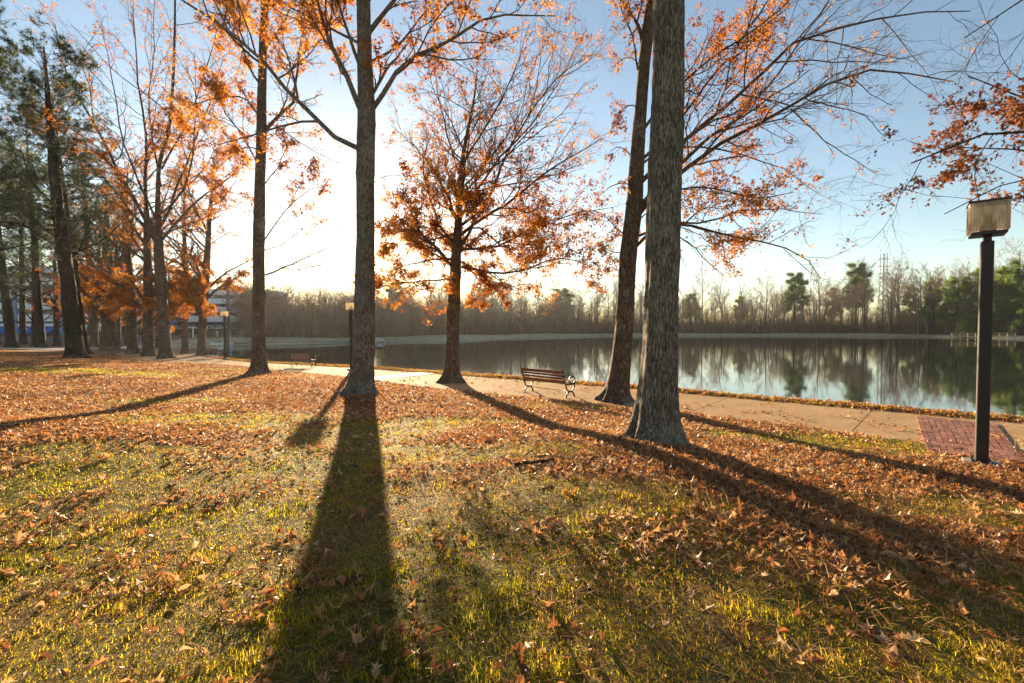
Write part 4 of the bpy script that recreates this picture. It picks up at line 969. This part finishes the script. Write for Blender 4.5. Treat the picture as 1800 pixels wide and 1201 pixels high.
# white signpost with a cross arm
x, y, z = at_px(339.5, 88); root = empty('sign_post', (x, y, z)); tag(root, 'white T-shaped post seen between two thin oaks at the left', 'post')
mb = MB(); mb.box((0, 0, 1.05), (.22, .22, 2.3), bev=.02); mb.build('post', M['white'], root)
mb = MB(); mb.box((-.45, 0, 2.1), (1.7, .16, .2), bev=.02); mb.build('cross_arm', M['white'], root)
# pale blue pedal boats moored at the left end
def boat(px, d, label, a):
    x = (px-900)/FPX*d; root = empty('rowing_boat', (x, d, WATER+.02), a); tag(root, label, 'boat', 'pale blue boats moored at the left end of the pond')
    n = 13; t = np.linspace(-1, 1, n); rows = []
    for u, zz in ((0, -.05), (.75, .05), (1., .45), (.93, .46), (.66, .14), (0, .1)):
        hw = .62*(1-np.abs(t)**2.6)*u; hw = np.maximum(hw, .0); rows.append(np.stack([t*1.5, hw, zz+.16*np.abs(t)**2*(zz > .2)], 1))
    A = np.array(rows); B = A.copy(); B[..., 1] *= -1
    F = grid_faces(6, n); V = np.concatenate([A.reshape(-1, 3), B.reshape(-1, 3)])
    mesh_np('hull', V, [F, F[:, ::-1]+6*n], M['panel'], root)
    for xx in (-.5, .5):
        mb = MB(); mb.box((xx, 0, .3), (.25, 1.0, .04)); mb.build('seat', M['white'], root)
boat(386, 76, 'pale blue moored boat beside the distant lamp post', .3); boat(400, 79, 'second pale moored boat behind the distant lamp post', -.5)
# fountain jet in the pond
x, y = (668-900)/FPX*96, 96.; root = empty('fountain', (x, y, WATER)); tag(root, 'low white fountain splash on the pond just right of the grey oak', 'fountain')
rng = rimg(4); n = 900; a = rng.random(n)*6.28; t = rng.random(n); P = np.stack([np.cos(a)*t*1.15, np.sin(a)*t*1.15, 4*t*(1-t)*.7+.05+rng.random(n)*.05], 1)
V, F, T = scatter(LEAF_T, P, rots(n, rng), .09+.05*rng.random(n), rng.random(n), rng); mesh_np('spray', V, [F], M['white'], root, smooth=False)
mb = MB(); mb.tube([(0, 0, -.1), (0, 0, .15)], .35, 14); mb.build('float', M['stone'], root)
# wooden dock at the far right
x0, x1 = (1664-900)/FPX*128, (1776-900)/FPX*128
root = empty('dock', ((x0+x1)/2, 128, WATER)); tag(root, 'low wooden dock with a railing on the far right bank', 'dock'); Wd = x1-x0
mb = MB()
for i in range(46): mb.box((-Wd/2+(i+.5)*Wd/46, 0, .75), (Wd/46-.03, 3., .06))
mb.build('deck', M['dock'], root)
for i in range(9):
    mb = MB(); mb.box((-Wd/2+.1+i*(Wd-.2)/8, -1.4, .5), (.18, .18, 2.7)); mb.build('post', M['dock'], root)
for z in (1.25, 1.78):
    mb = MB(); mb.box((0, -1.52, z), (Wd, .05, .14)); mb.build('rail', M['dock'], root)
# pylon behind the wood
d = 420.; x = (1551-900)/FPX*d; top = EYE+(HORIZ-447)/FPX*d; root = empty('pylon', (x, d, 0)); tag(root, 'steel lattice power pylon rising above the far wood', 'pylon')
mb = MB(); hw = 1.9
lv = list(np.linspace(0, top, 20))
for s1 in (-1, 1):
    for s2 in (-1, 1): mb.tube([(s1*hw*2.2, s2*hw*2.2, 0), (s1*hw, s2*hw, top*.5), (s1*hw*.9, s2*hw*.9, top)], .24, 4)
for a, b in zip(lv[:-1], lv[1:]):
    fa = lambda z: hw*2.2-(hw*1.2)*min(1, z/(top*.5))-.1*hw*max(0, z/(top*.5)-1)
    ha, hb = fa(a), fa(b)
    for s1 in (-1, 1):
        mb.tube([(-ha, s1*ha, a), (hb, s1*hb, b)], .12, 3); mb.tube([(ha, s1*ha, a), (-hb, s1*hb, b)], .12, 3); mb.tube([(s1*ha, -ha, a), (s1*hb, hb, b)], .12, 3); mb.tube([(-hb, s1*hb, b), (hb, s1*hb, b)], .12, 3)
mb.build('lattice', M['steel'], root)
for z in (top*.93, top*.84, top*.75):
    mb = MB()
    mb.box((0, 0, z), (11, .5, .4)); mb.tube([(-5.5, 0, z), (0, 0, z+1.6), (5.5, 0, z)], .15, 3); mb.build('cross_arm', M['steel'], root)
for s_, (tx, tz, ty) in enumerate(((420, -6, 60), (-420, -6, 200), (420, -9, 60), (-420, -9, 200))):
    z0 = top*(.93 if s_ < 2 else .84); sx = 5.4 if tx > 0 else -5.4; t = np.linspace(0, 1, 24)
    pts = np.stack([x+sx+tx*t, d+ty*t, z0+tz*t-60*t*(1-t)*.45], 1)
    v, f = tubes((pts-np.array([x, d, 0]))[None], np.full((1, 24), .07), 3)
    o = mesh_np('power_line', v, [f], M['steel'], None); o.location = (x, d, 0)
    tag(o, ('upper', 'upper', 'lower', 'lower')[s_]+' power cable running '+('right' if tx > 0 else 'left')+' from the pylon', 'cable', 'power cables of the pylon')

# ------------------------------------------------------------------ lawn cover
rng = rimg(500)
def frustum_points(dens_fn, y0, y1, wid=1.22, pad=.6):
    out = []; y = y0
    while y < y1:
        dy = min(max(.12, y*.05), y1-y); X = wid*y+pad; n = rng.poisson(dens_fn(y+dy/2)*2*X*dy)
        out.append(np.column_stack([(rng.random(n)*2-1)*X, y+rng.random(n)*dy])); y += dy
    return np.concatenate(out)
def on_lawn(P, m=.0):
    sd_ = poly_sd(PATH_POLY, P[:, 0], P[:, 1]); sp = poly_sd(POND, P[:, 0], P[:, 1]); return (sd_ > m) & (sp > .02) & ((poly_sd(np.array(PAD), P[:, 0], P[:, 1]) > -.04) | (rng.random(len(P)) < .012))
BASES = np.array([(bx, by, .45), (bx2, by2, .55), (bx3, by3, .5), (bx4, by4, .45), (bx5, by5, .5)])
def zmesh(P):
    """height on the ground sheet itself (bilinear)"""
    i = np.clip(np.searchsorted(YS, P[:, 1])-1, 0, len(YS)-2); j = np.clip(np.searchsorted(XS, P[:, 0])-1, 0, len(XS)-2)
    fy = (P[:, 1]-YS[i])/(YS[i+1]-YS[i]); fx = (P[:, 0]-XS[j])/(XS[j+1]-XS[j])
    return (GZ[i, j]*(1-fx)+GZ[i, j+1]*fx)*(1-fy)+(GZ[i+1, j]*(1-fx)+GZ[i+1, j+1]*fx)*fy
# fallen leaves
P = frustum_points(lambda y: 520*min(1, 7.5/y)**1.25, 1.3, 44)
for cx_, cy_, r_ in BASES:
    a_ = rng.random(420)*6.283; q_ = r_*.75+np.abs(rng.normal(size=420))*.38; P = np.vstack([P, np.column_stack([cx_+np.cos(a_)*q_, cy_+np.sin(a_)*q_])])
Lt = litter(P[:, 0], P[:, 1]); pat = vnoise(P[:, 0], P[:, 1], .55, 7)*.6+vnoise(P[:, 0], P[:, 1], .2, 8)*.4
dens = .06+.34*sstep(.52, .76, pat)
dens = dens*(1-Lt)+Lt*(.55+.45*pat)
keep = (rng.random(len(P)) < dens) & on_lawn(P, -.15+.0)
pa = poly_sd(PATH_POLY, P[:, 0], P[:, 1]); strayp = (pa < 0) & (rng.random(len(P)) < .012+.10*sstep(.66, .85, vnoise(P[:, 0], P[:, 1], .7, 21))); keep = (keep & ((pa > 0) | (rng.random(len(P)) < .35))) | strayp
P = P[keep]; pa = pa[keep]; Lt = Lt[keep]; n = len(P)
sz = (.05+.055*rng.random(n))*(1+.35*sstep(8, 25, P[:, 1]))
z = np.where(pa < .02, path_level(P[:, 0])+.012, zmesh(P)+.008+rng.random(n)*(.018+.02*(1-Lt)))
col = np.clip(np.where(rng.random(n) < .27+.15*(1-Lt), .72+.28*rng.random(n), .0+.7*rng.random(n)) + (vnoise(P[:, 0], P[:, 1], 1.2, 9)-.5)*.4, 0, 1)
nearm = P[:, 1] < 7.5; pos = np.column_stack([P, z])
Rm = rots(n, rng, .5); sz *= np.exp(rng.normal(size=n)*.22)
for nm_, msk, pr in (('fallen_leaves', nearm, LEAF_HI), ('fallen_leaves', ~nearm, LEAF_MIX)):
    V, F, T = scatter(pr, pos[msk], Rm[msk], sz[msk], col[msk], rng)
    o = mesh_np(nm_, V, [F], M['litter'], None, {'tint': T}, smooth=False); tag(o, 'dry oak leaves strewn over the lawn '+('close by' if pr is LEAF_HI else 'farther off'), 'leaves', kind='stuff')
print('leaves', n)
# grass blades
def blades(P, L, w_, tint, flat, rng, lift=0.):
    n = len(P); az = rng.random(n)*6.283; ln = L*(.5+.9*rng.random(n)); el = np.clip(rng.normal(flat, .35, n), .08, 1.45)
    dx, dy = np.cos(az), np.sin(az); b = np.column_stack([P, zmesh(P)-.004+lift*rng.random(n)])
    s_ = np.column_stack([-dy, dx, 0*dx])*(w_*.5)[:, None]; h1 = np.column_stack([dx*np.cos(el), dy*np.cos(el), np.sin(el)])*(ln*.55)[:, None]
    el2 = el-.5; h2 = h1+np.column_stack([dx*np.cos(el2), dy*np.cos(el2), np.sin(el2)])*(ln*.45)[:, None]
    V = np.stack([b-s_, b+s_, b+h1+s_*.75, b+h1-s_*.75, b+h2], 1).reshape(-1, 3); k = np.arange(n)[:, None]*5
    return V, k+np.array([[0, 1, 2, 3]]), k+np.array([[3, 2, 4]]), np.repeat(tint, 5)
P = frustum_points(lambda y: 9000*min(1, 2.6/y)**1.5, 1.2, 30)
Lt = litter(P[:, 0], P[:, 1]); pat = vnoise(P[:, 0], P[:, 1], .25, 11)*.5+vnoise(P[:, 0], P[:, 1], .9, 12)*.5
keep = (rng.random(len(P)) < (1-Lt)*(.6+.5*sstep(.3, .6, pat))+.03) & on_lawn(P, .0); P = P[keep]; n = len(P); pat = pat[keep]
ti = np.clip(.50+(vnoise(P[:, 0], P[:, 1], .8, 13)-.5)*.9+(vnoise(P[:, 0], P[:, 1], .13, 14)-.5)*.5+rng.normal(size=n)*.2+(rng.random(n) < .07)*.4, 0, 1)
wd = .0016+.0011*P[:, 1]
tall = sstep(.55, .85, vnoise(P[:, 0], P[:, 1], .16, 15)*.6+vnoise(P[:, 0], P[:, 1], .6, 16)*.4)
V, F4, F3, T = blades(P, .030+.026*tall+.012*sstep(4, 14, P[:, 1]), wd*1.1, ti, .62+.25*tall, rng)
o = mesh_np('grass', V, [F4, F3], M['grass'], None, {'tint': T}, smooth=False); tag(o, 'short yellow-green lawn grass', 'grass', kind='stuff')
print('blades', n)
# dry straw and pine needles lying about
P = frustum_points(lambda y: 1500*min(1, 3.6/y)**1.6, 1.2, 16)
Lt = litter(P[:, 0], P[:, 1]); nearbig = np.exp(-(((P[:, 0]-bx5)/3.2)**2+((P[:, 1]-by5+1.2)/2.4)**2))
keep = (rng.random(len(P)) < .3+.3*Lt+.9*nearbig) & on_lawn(P, .05); P = P[keep]; n = len(P)
V, F4, F3, T = blades(P, .13+0*P[:, 0], .0022+.0007*P[:, 1], rng.random(n), .14, rng, .03)
o = mesh_np('straw', V, [F4, F3], M['straw'], None, {'tint': T}, smooth=False); tag(o, 'dry straw and pine needles lying on the lawn', 'straw', kind='stuff')
# grassy fringe between path and water
t = rng.random(26000); i = t*298; i0 = i.astype(int); fr = (i-i0)[:, None]; q = fe[i0]*(1-fr)+fe[i0+1]*fr
e = norm(fe[i0+1]-fe[i0]); nn = np.stack([-e[:, 1], e[:, 0]], 1); off = rng.random(len(t))*.85-.03; P = q+nn*off[:, None]
kk = (P[:, 1] > 3) & (P[:, 1] < 40); P = P[kk]; n = len(P)
V, F4, F3, T = blades(P, .11+.0*P[:, 0], .006+.0006*P[:, 1], np.clip(rng.random(n)*.9+.1, 0, 1), .8, rng)
o = mesh_np('bank_grass', V, [F4, F3], M['grass'], None, {'tint': T}, smooth=False); tag(o, 'narrow grassy fringe between path and water', 'grass', kind='stuff')
P = P[rng.random(n) < .22]; n = len(P); pos = np.column_stack([P, zmesh(P)+.03+.03*rng.random(n)])
V, F, T = scatter(LEAF_LO, pos, rots(n, rng, .6), .10+.04*rng.random(n), .1+.8*rng.random(n), rng)
o = mesh_np('bank_leaves', V, [F], M['litter'], None, {'tint': T}, smooth=False); tag(o, 'fallen leaves caught in the fringe along the water', 'leaves', kind='stuff')
# fallen sticks
for k, (pts, lb, r0) in enumerate((([(905, 826), (930, 822), (955, 820), (975, 815)], 'dark fallen branch lying left of the biggest oak, longest of the sticks', .022), ([(935, 812), (955, 810), (972, 812)], 'short dark stick just behind the longest fallen branch', .016), ([(925, 807), (935, 798), (945, 792)], 'thin stick pointing away behind the other fallen sticks', .012))):
    W3 = [G(*p) for p in pts]; b0 = np.array(W3[0]); Q = resample(np.array(W3)-b0, 9); Q[:, 2] += r0*.8+.02+np.abs(np.sin(np.arange(9)))*.012
    v, f = tubes(Q[None], np.linspace(r0, r0*.5, 9)[None], 8); o = mesh_np('fallen_branch', v, [f], M['bark_dark']); o.location = tuple(b0); tag(o, lb, 'stick', 'fallen sticks on the lawn')

# ------------------------------------------------------------------ air
HAZE = 0.0001
me = MB(); me.box((20, 190, 38), (1100, 620, 82)); o = me.build('haze', None); o.data.materials.clear()
hm = bpy.data.materials.new('haze'); hm.use_nodes = True; hn = hm.node_tree; hn.nodes.clear()
ho = hn.nodes.new('ShaderNodeOutputMaterial'); hv = hn.nodes.new('ShaderNodeVolumePrincipled'); hn.links.new(hv.outputs[0], ho.inputs['Volume'])
hv.inputs['Color'].default_value = (.92, .94, 1, 1); hv.inputs['Density'].default_value = HAZE; hv.inputs['Anisotropy'].default_value = .55
o.data.materials.append(hm); tag(o, 'thin pale haze in the air', 'haze', kind='stuff')
